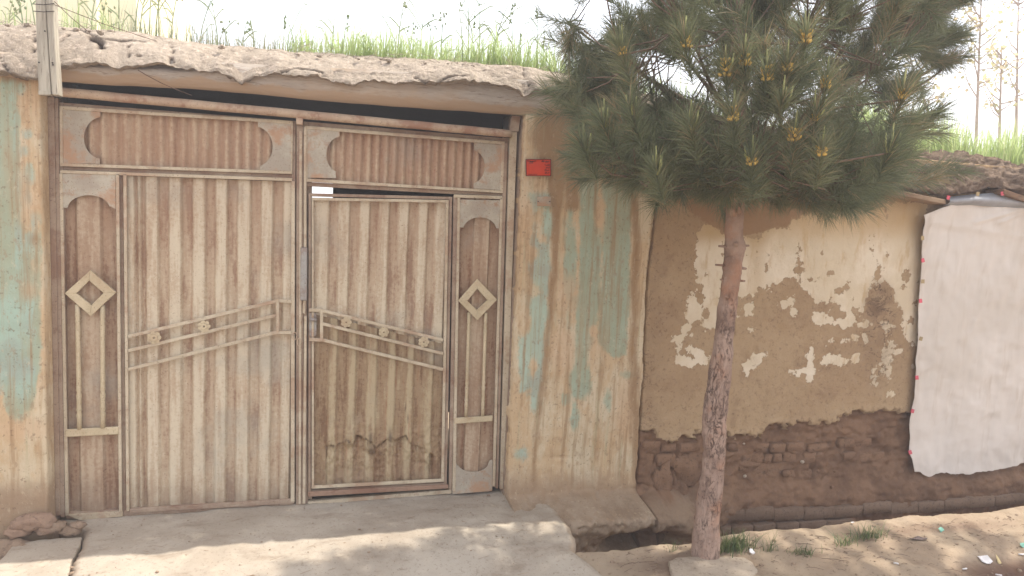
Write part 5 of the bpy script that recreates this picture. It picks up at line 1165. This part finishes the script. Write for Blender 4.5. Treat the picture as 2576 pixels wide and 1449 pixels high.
# ------------------------------------------------------------------ pine tree
def pine():
    YT = -.86
    foot = at(1775, 1400, YT)
    root = empty('pine_tree', (foot[0], YT, -.08), 'young pine tree with a broad dark crown before the adobe wall', 'tree')
    tr = [(1768, 1440, 66), (1773, 1399, 61), (1777, 1352, 60), (1784, 1270, 57), (1793, 1182, 53), (1797, 1130, 53), (1797, 1094, 55), (1797, 1060, 56), (1799, 1023, 61), (1804, 995, 56), (1811, 941, 52), (1819, 870, 48), (1827, 800, 47), (1835, 735, 45), (1840, 700, 49), (1842, 671, 47), (1847, 645, 45), (1848, 622, 53), (1847, 600, 46), (1846, 566, 45), (1850, 520, 42), (1852, 440, 38), (1856, 340, 34), (1862, 220, 30), (1868, 80, 26), (1874, -80, 22), (1880, -260, 16), (1884, -430, 8)]
    C = [at(a, b_, YT) for a, b_, _ in tr]; Rr = [w / 2 * np.linalg.norm(c - CAM) / 1760 for c, (_, _, w) in zip(C, tr)]
    # resample
    t0 = np.arange(len(C)); tt = np.linspace(0, len(C) - 1, 150); C2 = np.stack([np.interp(tt, t0, [c[k] for c in C]) for k in range(3)], -1); R2 = np.interp(tt, t0, Rr)
    m = MB(); m.tube(C2, list(R2), 28); V = np.array(m.v); cc = np.repeat(C2, 28, 0); d = V - cc; d /= np.linalg.norm(d, axis=1)[:, None] + 1e-9
    V = V + d * (.006 * fb(V, 6, 4, 5.) + .004 * fb(V, 24, 4, 8., .4, 1, 1, .5))[:, None]
    flare = np.exp(-((V[:, 2] + .05) / .08) ** 2); V += d * (.003 * flare * (1 + np.sin(np.arctan2(d[:, 1], d[:, 0]) * 5)))[:, None]
    recentre(mesh('trunk', V, m.f, BARK, root, True))
    stubs = [((1828, 620), (1808, 619), 3.5), ((1868, 618), (1884, 618), 3.5), ((1822, 668), (1800, 666), 3.2), ((1864, 674), (1877, 676), 4), ((1820, 705), (1812, 703), 3), ((1862, 706), (1874, 707), 3), ((1850, 618), (1852, 612), 7), ((1845, 540), (1838, 522), 9), ((1856, 535), (1862, 515), 8), ((1830, 750), (1826, 744), 5)]
    for a, b_, w in stubs:
        p, q = at(*a, YT - (.03 if w > 4.5 else 0)), at(*b_, YT - (.055 if w > 4.5 else 0)); mm = MB(); mm.tube([p, (p + q) / 2, q], [w * .002, w * .0017, w * .0014], 8); recentre(mm.build('branch_stub', BARK, root, True))
    # main limbs: start height on the trunk, tip
    r = np.random.default_rng(5)
    def tz(z): i = int(np.argmin(abs(C2[:, 2] - z))); return C2[i]
    limbs = []
    def limb(z0, tip, r0, sag=.0, n=14):
        a = tz(z0); tip = np.array(tip, float); mid = (a + tip) / 2 + np.array([0, 0, -sag]); pts = []
        for k in range(n + 1):
            t = k / n; p = (1 - t) ** 2 * a + 2 * t * (1 - t) * mid + t * t * tip; pts.append(p + .012 * np.array([mn.noise((p[0] * 7, z0, 0)), mn.noise((p[1] * 7, z0, 3)), mn.noise((p[2] * 7, z0, 5))]))
        limbs.append((np.array(pts), [r0 * (1 - .8 * k / n) for k in range(n + 1)]))
    for (px, py, Y, z0, r0) in [(1400, 250, -.75, 1.84, .014), (1480, 400, -1.15, 1.80, .013), (1600, 450, -1.45, 1.80, .013), (1720, 330, -1.5, 1.84, .012), (1900, 400, -1.75, 1.80, .013), (2060, 450, -1.6, 1.80, .014), (2200, 400, -1.2, 1.82, .014), (2300, 330, -.9, 1.84, .014), (2240, 380, -.6, 1.84, .013), (1600, 400, -.6, 1.84, .012), (2000, 380, -.55, 1.84, .012),
                                 (1430, 60, -.8, 2.05, .016), (1560, 130, -1.35, 2.0, .015), (1720, 60, -1.6, 2.05, .014), (1850, 60, -1.75, 1.95, .016), (2030, 60, -1.6, 2.0, .015), (2180, 200, -1.4, 1.95, .014), (2390, 150, -.9, 1.95, .013), (1650, 40, -.4, 2.1, .014), (2150, 60, -.4, 2.1, .014), (1950, 250, -1.6, 1.85, .013),
                                 (1500, -180, -.9, 2.4, .013), (1700, -220, -1.4, 2.45, .013), (1950, -220, -1.5, 2.4, .013), (2120, -160, -1.2, 2.4, .013), (1650, -200, -.5, 2.45, .013), (2050, -200, -.4, 2.5, .013), (1600, -420, -.9, 2.8, .011), (1850, -480, -1.3, 2.85, .011), (2100, -420, -.8, 2.8, .011), (1880, -600, -.95, 3.2, .008)]:
        limb(z0, at(px, py, Y), r0, .04)
    a0 = tz(1.95); L = [a0] + [at(x, y, Y) for x, y, Y in [(1960, 330, -1.0), (2060, 270, -1.0), (2117, 225, -1.02), (2179, 174, -1.02), (2215, 133, -1.02), (2250, 87, -1.0), (2281, 15, -1.0), (2300, -120, -.95)]]
    limbs.append((np.array(L), [.022, .020, .018, .017, .016, .015, .013, .011, .006]))
    limbs.append((np.array([at(x, y, -.98) for x, y in [(2200, 280), (2281, 235), (2330, 205), (2365, 180), (2394, 148)]]), [.008, .007, .006, .005, .002]))
    limbs.append((np.array([at(x, y, -1.0) for x, y in [(2215, 133), (2290, 95), (2350, 40), (2440, -10)]]), [.010, .008, .006, .003]))
    limbs.append((np.array([at(x, y, -1.25) for x, y in [(1865, 230), (1858, 180), (1850, 120), (1842, 60), (1836, 0), (1832, -60)]]), [.009, .008, .007, .006, .005, .003]))
    for pts, rr in limbs:
        mm = MB(); mm.tube(pts, rr, 7); recentre(mm.build('branch', LIMB, root, True))
    allp = np.concatenate([np.stack([np.interp(np.linspace(0, len(p) - 1, 40), np.arange(len(p)), p[:, k]) for k in range(3)], -1)[8:] for p, _ in limbs])
    # shoots: fill the crown volume as the photograph shows its outline
    sil = [(1395, 215), (1440, 150), (1425, 60), (1415, -40), (1440, -300), (1600, -560), (1880, -700), (2160, -560), (2330, -300), (2470, -60), (2430, 60), (2400, 160), (2330, 290), (2320, 370), (2250, 430), (2190, 490), (2110, 535), (2000, 545), (1900, 520), (1800, 520), (1700, 520), (1640, 510), (1560, 450), (1500, 400), (1440, 350), (1420, 300)]
    gaps = [((1545, 40), 40, 75), ((1620, 10), 38, 60), ((1470, 175), 30, 30), ((1700, 225), 75, 38), ((1760, 300), 34, 22), ((2130, 60), 22, 40), ((2160, 110), 20, 24), ((2330, 190), 60, 40), ((2390, 70), 50, 50), ((2010, 20), 10, 24), ((1500, 100), 26, 40)]
    sh = []; tries = 0; ctr = np.array([foot[0] + .05, YT - .32, 2.2])
    while len(sh) < 1320 and tries < 90000:
        tries += 1; u = r.normal(size=3); u /= np.linalg.norm(u); rad = r.uniform(.12, 1.) ** (1 / 2.2)
        p = ctr + u * rad * np.array([1.30, .78, 1.6]); p[2] = max(p[2], 1.72 + .12 * r.random()) if p[2] > 1.0 else p[2]
        if p[2] < 1.66 or p[2] > 3.7 or (p[2] > 2.85 and r.random() < .55): continue
        if p[2] > 2.9 and np.hypot(p[0] - ctr[0], p[1] - YT) > 1.1 - (p[2] - 2.9) * .8: continue
        q = proj(p); 
        if sdpoly(np.array([q[0]]), np.array([q[1]]), sil)[0] > (-34 if q[0] < 1600 or q[0] > 2150 else -12): continue
        if q[0] > 2120 and q[1] > -50 and r.random() < .45: continue
        if q[0] < 1560 and r.random() < .35: continue
        if any(((q[0] - c[0]) / a) ** 2 + ((q[1] - c[1]) / b_) ** 2 < 1.7 for c, a, b_ in gaps) and r.random() < .96: continue
        dd = np.linalg.norm(allp - p, axis=1); j = int(np.argmin(dd))
        if dd[j] > .5: continue
        sh.append((p, allp[j], u))
    for k in range(150):                                   # skirt of low shoots round the trunk
        an = r.uniform(0, 2 * math.pi); rr_ = r.uniform(.06, .75); p = np.array([foot[0] + .1 + rr_ * math.cos(an) * 1.1, YT + rr_ * math.sin(an) * .8, 1.80 + .1 * rr_ + r.normal(0, .03)])
        j = int(np.argmin(np.linalg.norm(allp - p, axis=1))); sh.append((p, allp[j], np.array([0, 0, 0])))
    tw = MB(); bases = []; dirs = []; lens = []; cnt = []
    for p, a, u in sh:
        out = (p - C2[int(np.argmin(abs(C2[:, 2] - p[2])))]); out[2] = 0; out /= np.linalg.norm(out) + 1e-6
        d_ = out * r.uniform(.5, 1.) + np.array([0, 0, r.uniform(.0, .9)]) + r.normal(0, .25, 3); d_ /= np.linalg.norm(d_)
        if np.linalg.norm(p - a) > .03: tw.tube([a, (a + p) / 2 - np.array([0, 0, .02]), p], [.004, .0032, .0022], 4, False)
        bases.append(p); dirs.append(d_); lens.append(r.uniform(.10, .20)); cnt.append(1)
    # front tufts carrying candles and cones
    cones = [(1565, 138, 1), (1726, 120, 1), (2025, 110, 1), (1873, 166, 1), (1826, 192, 1), (1927, 204, 1), (1979, 182, 1), (2076, 222, 1), (2268, 251, 1), (1844, 305, 1), (1997, 356, 1), (1891, 418, 1), (2051, 305, 1), (2064, 394, 1), (1739, 327, 0), (1965, 270, 0), (1520, 320, 0), (1650, 440, 0), (2236, 385, 0), (1590, 290, 0), (1470, 380, 0)]
    for (x, y, c) in cones:
        pc = ctr + 0; best = None
        for Yq in np.linspace(-2.0, -.96, 40):
            p = at(x, y, Yq); e = (p - ctr) / np.array([1.32, 1.0, 1.6])
            if np.linalg.norm(e) < .97: best = p; break
        if best is None: best = at(x, y, -1.0)
        p = best; a = allp[int(np.argmin(np.linalg.norm(allp - p, axis=1)))]
        tw.tube([a, (a + p) / 2 - np.array([0, 0, .03]), p], [.005, .004, .003], 5, False)
        out = p - ctr; out[2] = 0; out /= np.linalg.norm(out) + 1e-9; d_ = out * .55 + np.array([0, 0, .8]); d_ /= np.linalg.norm(d_)
        b0 = p - d_ * .12
        for _ in range(2): bases.append(b0); dirs.append(d_); lens.append(.15); cnt.append(1)
        mm = MB()
        up = d_ * .3 + np.array([0, 0, .95]); up /= np.linalg.norm(up)
        for k in range(4 if not c else 2):
            o_ = r.normal(0, .012, 3) * (1 if k else .2); o_[2] = 0; mm.tube([p + o_ * .3, p + o_ + up * (.03 + .02 * (k == 0)), p + o_ * 1.2 + up * (.06 + .03 * (k == 0))], [.0035, .0035, .002], 6)
        recentre(mm.build('new_shoot', CANDLE, root, True))
        if c:
            mm = MB(); kk = r.uniform(.65, 1.15)
            for lv in range(int(r.integers(3, 6))):
                for w in range(6):
                    an = w * math.pi / 3 + lv * .5; e1 = np.cross(up, [1, 0, 0]); e1 /= np.linalg.norm(e1); e2 = np.cross(up, e1)
                    o_ = (e1 * math.cos(an) + e2 * math.sin(an)); pc = p + (up * (.004 + lv * .009) + o_ * .008 + r.normal(0, .0015, 3)) * kk; mm.tube([pc, pc + o_ * .005 * kk + up * .003, pc + (o_ * .009 + up * .006) * kk], [.0045 * kk, .0052 * kk, .0025], 6)
            recentre(mm.build('pollen_cone', CONE, root, True))
    # vertical bright leader shoots in front
    for k in range(26):
        t = r.uniform(0, 1); y = 230 - 280 * t; x = 1865 - 30 * t; bases.append(at(x, y, -1.25)); dirs.append(np.array([r.normal(0, .35), -.25, 1.]) / 1.1); lens.append(.12); cnt.append(2)
    for (xa, ya, xb, yb_, nn) in [(2200, 280, 2394, 148, 14), (2117, 225, 2290, -40, 46), (2290, 0, 2440, -20, 30), (2240, 110, 2440, -10, 44), (2290, 100, 2400, 110, 14), (2250, 120, 2370, 150, 12), (1430, 30, 1490, 190, 20)]:
        for k in range(nn):
            t = r.uniform(0, 1); x = xa + (xb - xa) * t + r.normal(0, 9); y = ya + (yb_ - ya) * t + r.normal(0, 9); bases.append(at(x, y, -.99 + r.normal(0, .05))); d_ = np.array([xb - xa, 0, -(yb_ - ya)], float); d_ /= np.linalg.norm(d_); d_ = d_ + np.array([0, 0, .5]) + r.normal(0, .3, 3); dirs.append(d_ / np.linalg.norm(d_)); lens.append(.10); cnt.append(0)
    recentre(tw.build('twigs', LIMB, root, True))
    needles(np.array(bases), np.array(dirs), np.array(lens), root, r, 125)
def needles(B, D, Ln, root, r, per, nlen=(.075, .125), wid=.0021):
    n = len(B); N = n * per
    b = np.repeat(B, per, 0); d = np.repeat(D, per, 0); L = np.repeat(Ln, per)
    t = r.uniform(.0, 1, N) ** .8; p = b + d * (L * t)[:, None]
    rv = r.normal(size=(N, 3)); rv -= d * (rv * d).sum(1)[:, None]; rv /= np.linalg.norm(rv, axis=1)[:, None] + 1e-9
    ang = np.radians(r.uniform(28, 78, N) * (1 - .45 * t)); nd = d * np.cos(ang)[:, None] + rv * np.sin(ang)[:, None]
    ln = r.uniform(*nlen, N); tip = p + nd * ln[:, None]; tip[:, 2] -= .10 * ln * r.uniform(0, 1.6, N)
    mid = (p + tip) / 2; mid[:, 2] += .05 * ln
    s = np.cross(nd, r.normal(size=(N, 3))); s /= np.linalg.norm(s, axis=1)[:, None] + 1e-9; s *= wid / 2
    V = np.stack([p - s, p + s, mid - s * .9, mid + s * .9, tip], 1).reshape(-1, 3)
    i0 = np.arange(N) * 5
    q = np.stack([i0, i0 + 1, i0 + 3, i0 + 2], -1); tri = np.stack([i0 + 2, i0 + 3, i0 + 4, i0 + 4], -1)
    var = np.clip(np.repeat(r.uniform(0, 1, n), per) * .6 + r.uniform(-.15, .3, N), 0, .75); var = np.where(r.random(N) < np.repeat(np.where(r.random(n) < .12, .5, .04), per), 1., var); var = np.repeat(var, 5)
    me = bpy.data.meshes.new('needles'); me.vertices.add(len(V)); me.vertices.foreach_set('co', V.ravel())
    li = np.concatenate([q.ravel(), tri[:, :3].ravel()]).astype(np.int32); me.loops.add(len(li)); me.loops.foreach_set('vertex_index', li)
    me.polygons.add(2 * N); me.polygons.foreach_set('loop_start', np.concatenate([np.arange(N) * 4, N * 4 + np.arange(N) * 3]).astype(np.int32)); me.update(calc_edges=True)
    a = me.attributes.new('var', 'FLOAT', 'POINT'); a.data.foreach_set('value', var.astype(np.float32)); me.materials.append(NEEDLE)
    o = bpy.data.objects.new('needles', me); COL.objects.link(o); o.parent = root; o.location = -Vector(root.location); o['kind'] = 'stuff'; recentre(o)
pine()
# pine bough of a second tree at the right edge, far back
def farpine():
    r = np.random.default_rng(3); c = at(2620, 300, 1.9)
    root = empty('pine_tree', (c[0], 1.9, -.1), 'bluish pine just showing at the right edge behind the tall roof grass', 'tree')
    m = MB(); m.tube([(c[0], 3.6, -.6), (c[0], 3.6, 1.5), (c[0] + .05, 3.6, 3.2)], [.06, .05, .02], 10); recentre(m.build('trunk', BARK, root, True))
    B = []; Dd = []
    for k in range(150):
        u = r.normal(size=3); u /= np.linalg.norm(u); p = np.array([c[0] + .1, 3.6, 2.35]) + u * np.array([.42, .4, .45]) * r.uniform(.3, 1); B.append(p); u[2] += .4; Dd.append(u / np.linalg.norm(u))
    needles(np.array(B), np.array(Dd), np.full(len(B), .15), root, r, 70, wid=.004)
farpine()
def shadepine():
    r = np.random.default_rng(9); c = np.array([6.35, -1.0]); root = empty('pine_tree', (c[0], c[1], -.1), 'taller neighbouring pine beyond the right edge whose shade falls on the street', 'tree')
    m = MB(); m.tube([(c[0], c[1], -.2), (c[0] + .05, c[1], 2.), (c[0], c[1], 5.2)], [.09, .07, .03], 12); recentre(m.build('trunk', BARK, root, True)); B = []; Dd = []; tw = MB()
    for k in range(1500):
        u = r.normal(size=3); u /= np.linalg.norm(u); p = np.array([c[0] + .1, c[1] - .42, 4.75]) + u * np.array([2.1, 1.15, 1.0]) * r.uniform(.2, 1) ** .5
        if p[2] < 3.75: continue
        B.append(p); u[2] += .4; Dd.append(u / np.linalg.norm(u))
        if k % 8 == 0: tw.tube([(c[0], c[1], 3.8 + .4 * (p[2] - 3.7)), p], [.016, .004], 5, False)
    recentre(tw.build('branches', LIMB, root, True))
    needles(np.array(B), np.array(Dd), np.full(len(B), .16), root, r, 60, wid=.006)
shadepine()
STEMG = m_simple('grey_sapling_bark', rgb(166, 148, 132), .9)
# saplings
def sapling(px, top, bot, Y, seed, label, spread=.3, nl=90):
    r = np.random.default_rng(seed); a = at(px[0], bot, Y); b_ = at(px[1], top, Y); root = empty('sapling', (a[0], Y, -.6), label, 'tree', 'leafing saplings behind the roof at right')
    m = MB(); base = np.array([a[0], Y, -.6]); n = 10; pts = [base] + [a + (b_ - a) * k / n + np.array([.03 * mn.noise((k, seed, 0)), 0, 0]) for k in range(n + 1)]
    m.tube(pts, [.03] + list(np.linspace(.024, .008, n + 1)), 7); tips = [pts[-1]]
    for k in range(18):
        t = r.uniform(.2, .98); p = a + (b_ - a) * t; s = r.choice([-1, 1]); L = r.uniform(.2, 1.) * spread * (1.2 - t * .5); q = p + np.array([s * L, r.normal(0, .1), L * r.uniform(.5, 1.2)]); q2 = (p + q) / 2 + np.array([s * .03, 0, -.02])
        m.tube([p, q2, q], [.011, .008, .005], 5); tips += [q, q2]
    recentre(m.build('stem', STEMG, root, True)); V = []; Fc = []; var = []
    for tp in tips:
        for k in range(max(3, nl // len(tips))):
            c = tp + r.normal(0, .055, 3); u = r.normal(size=3); u /= np.linalg.norm(u); w = np.cross(u, r.normal(size=3)); w /= np.linalg.norm(w); l = r.uniform(.04, .09); i = len(V)
            V += [c, c + u * l * .5 + w * l * .35, c + u * l, c + u * l * .5 - w * l * .35]; Fc.append((i, i + 1, i + 2, i + 3)); var += [r.random()] * 4
    o = mesh('leaves', V, Fc, SAPL, root, False, {'var': var}); recentre(o); o['kind'] = 'stuff'
sapling((2352, 2290), 150, 330, 4.4, 1, 'thin bare branching sapling closest to the pine crown', .35, 120)
sapling((2455, 2470), -40, 360, 4.4, 2, 'tallest sapling with yellowish leaves behind the grass at right', .5, 260)
sapling((2514, 2520), 120, 360, 4.8, 3, 'short sapling between the tallest sapling and the right edge', .35, 150)
sapling((2556, 2562), -10, 350, 4.8, 4, 'slender sapling nearest the right edge of the view', .4, 150)

# ================================================================== LITTER
def litter(name, px, py, w, h, mat, label, cat, seed, thick=.002, up=.0):
    c = gz(px, py, -.05); z = street_z(c[0], c[1]) + .006; r = np.random.default_rng(seed); n = 9
    a = np.linspace(0, 2 * math.pi, n, endpoint=False); rr = r.uniform(.6, 1.1, n); V = [(c[0] + w * rr[k] * math.cos(a[k]), c[1] + h * rr[k] * math.sin(a[k]), z + r.uniform(0, .012) + up * math.sin(a[k])) for k in range(n)]
    V += [(x, y, q - thick) for x, y, q in V]; Fc = [tuple(range(n)), tuple(range(2 * n - 1, n - 1, -1))] + [(i, i + n, (i + 1) % n + n, (i + 1) % n) for i in range(n)]
    o = mesh(name, V, Fc, mat, None, False); recentre(o); tag(o, label, cat, 'litter on the street')
litter('paper_scrap', 2480, 1401, .045, .03, PAPERM, 'crumpled white paper scrap in the hollow at lower right', 'litter', 1, up=.008)
litter('paper_scrap', 2144, 1325, .012, .012, PAPERM, 'tiny white scrap on the bank above the spreading tuft', 'litter', 2)
litter('paper_scrap', 1890, 1402, .02, .012, PAPERM, 'white scrap among the blades right of the trunk tuft', 'litter', 3, up=.01)
litter('plastic_scrap', 2366, 1340, .02, .012, GREENP, 'dull green plastic scrap among dry bits on the bank', 'litter', 4, up=.01)
litter('plastic_scrap', 2572, 1368, .024, .014, GREENP, 'bright green plastic scrap at the right edge', 'litter', 5, up=.01)
litter('leaf_heap', 2310, 1358, .07, .018, m_simple('grey_dry_leaves', rgb(112, 98, 92), .9, .3, 40), 'flattened grey dry leaves in front of the green scrap', 'litter', 6)
litter('dry_leaf', 2513, 1398, .012, .02, DLEAF, 'pale dry leaf standing beside the paper scrap', 'litter', 7, up=.025)
def butt(px, py, ang, label, L=.028):
    c = gz(px, py, -.05); z = street_z(c[0], c[1]) + .008; d = np.array([math.cos(ang), math.sin(ang), 0]) * L / 2; c = np.array([c[0], c[1], z]); o = MB().tube([c - d, c + d], .0042, 8).build('cigarette_butt', PAPERM, None, True); recentre(o); tag(o, label, 'litter', 'cigarette butts on the street')
butt(2428, 1421, .05, 'white cigarette butt left of the hollow'); butt(2514, 1434, -.6, 'white cigarette butt at the near rim of the hollow'); butt(2253, 1427, -.7, 'white butt near the bottom edge, left of the others', .022); butt(2570, 1386, -.2, 'white butt at the right edge beyond the paper scrap', .03)
def bits():
    r = np.random.default_rng(78); m = MB()
    for k in range(170):
        x = r.uniform(.1, 2.4); y = -r.uniform(.06, .95); V, Fc = blob(r.uniform(.0015, .004) if r.random() < .93 else r.uniform(.005, .009), k, 1, (1.2, 1, .7), .3); m.add(V + np.array([x, y, .004 - .085 * float(smooth(.62, .98, -y))]), Fc)
    for k in range(46):
        x = r.uniform(.1, 2.4); y = -r.uniform(.1, .9); a = r.uniform(-.6, .6); L = r.uniform(.015, .06); d = np.array([math.cos(a), math.sin(a), 0]) * L; p = np.array([x, y, .010 - .085 * float(smooth(.62, .98, -y))]); m.tube([p, p + d * .5, p + d], [.0009, .001, .0006], 4)
    o = m.build('grit', MUD_LEDGE, None, False); tag(o, 'fine grit and straws on the concrete apron before the gate', 'grit', kind='stuff')
    m = MB()
    for k in range(260):
        px = r.uniform(-100, 1500); y = r.uniform(-.12, .3); x = px2x(px, y); z = float(rooftop(np.array([x]), np.array([max(y, .06)]))[0]) - .25 * max(0, .06 - y) + .004
        a = r.uniform(0, 6.28); L = r.uniform(.03, .14); d = np.array([math.cos(a), math.sin(a) * .6, r.uniform(-.2, .5)]) * L; p = np.array([x, y, z]); m.tube([p, p + d * .5 + np.array([0, 0, .01]), p + d], [.0012, .0012, .0007], 4)
        if k % 3 == 0: V, Fc = blob(r.uniform(.006, .018), k, 1, (1.2, 1, .8), .35); m.add(V + p + np.array([r.normal(0, .03), 0, 0]), Fc)
    o = m.build('roof_straw', MUD_PARAPET, None, False); tag(o, 'dry straws and crumbs of mud strewn along the roof edge above the gate', 'straw', kind='stuff')
    r = np.random.default_rng(77); m = MB()
    for k in range(900):
        x = r.uniform(2.3, 5.9); y = -.75 - r.uniform(0, 1) ** 1.3 * .8; z = street_z(x, y); V, Fc = blob(r.uniform(.002, .006) if r.random() < .92 else r.uniform(.008, .014), k, 1, (1.2, 1, .7), .3); m.add(V + np.array([x, y, z + .001]), Fc)
    o = m.build('pebbles', MUD_LEDGE, None, False); tag(o, 'scattered small pebbles and crumbs on the street dirt', 'pebbles', kind='stuff')
    m = MB()
    for k in range(260):
        x = r.uniform(2.6, 5.9); y = -.76 - r.uniform(0, 1) ** 1.3 * .75; z = street_z(x, y) + .003; a = r.uniform(-.7, .5); L = r.uniform(.02, .09); d = np.array([math.cos(a), math.sin(a), 0]) * L; p = np.array([x, y, z]); m.tube([p, p + d * .5 + np.array([0, .003, .004]), p + d], [.0009, .001, .0006], 4)
    o = m.build('dry_needles', TWIG, None, False); tag(o, 'dry fallen pine needles and straws scattered over the street', 'straw', kind='stuff')
bits()
stick('twig', [gz(735, 1408, -.06), gz(860, 1400, -.06), gz(1040, 1386, -.03)], .0016, TWIG, 'long thin straw lying across the sunlit apron', 'twig')

# fog box added to lift the blacks like lens glare, not real dust
def veil_haze():
    m = bpy.data.materials.new('lens_glare_veil'); m.use_nodes = True; t = m.node_tree; t.nodes.clear()
    o_ = t.nodes.new('ShaderNodeOutputMaterial'); v = t.nodes.new('ShaderNodeVolumePrincipled'); v.inputs['Density'].default_value = VEIL_DENSITY; v.inputs['Color'].default_value = (.93, .90, .92, 1); v.inputs['Anisotropy'].default_value = .2
    t.links.new(v.outputs[0], o_.inputs['Volume'])
    o = MB().box((-45, -45, -1.7), (45, 45, 6.6)).build('veil_haze', m); o['kind'] = 'stuff'; o['label'] = 'added thin fog box standing in for lens glare over the street'
VEIL_DENSITY = .013
veil_haze()
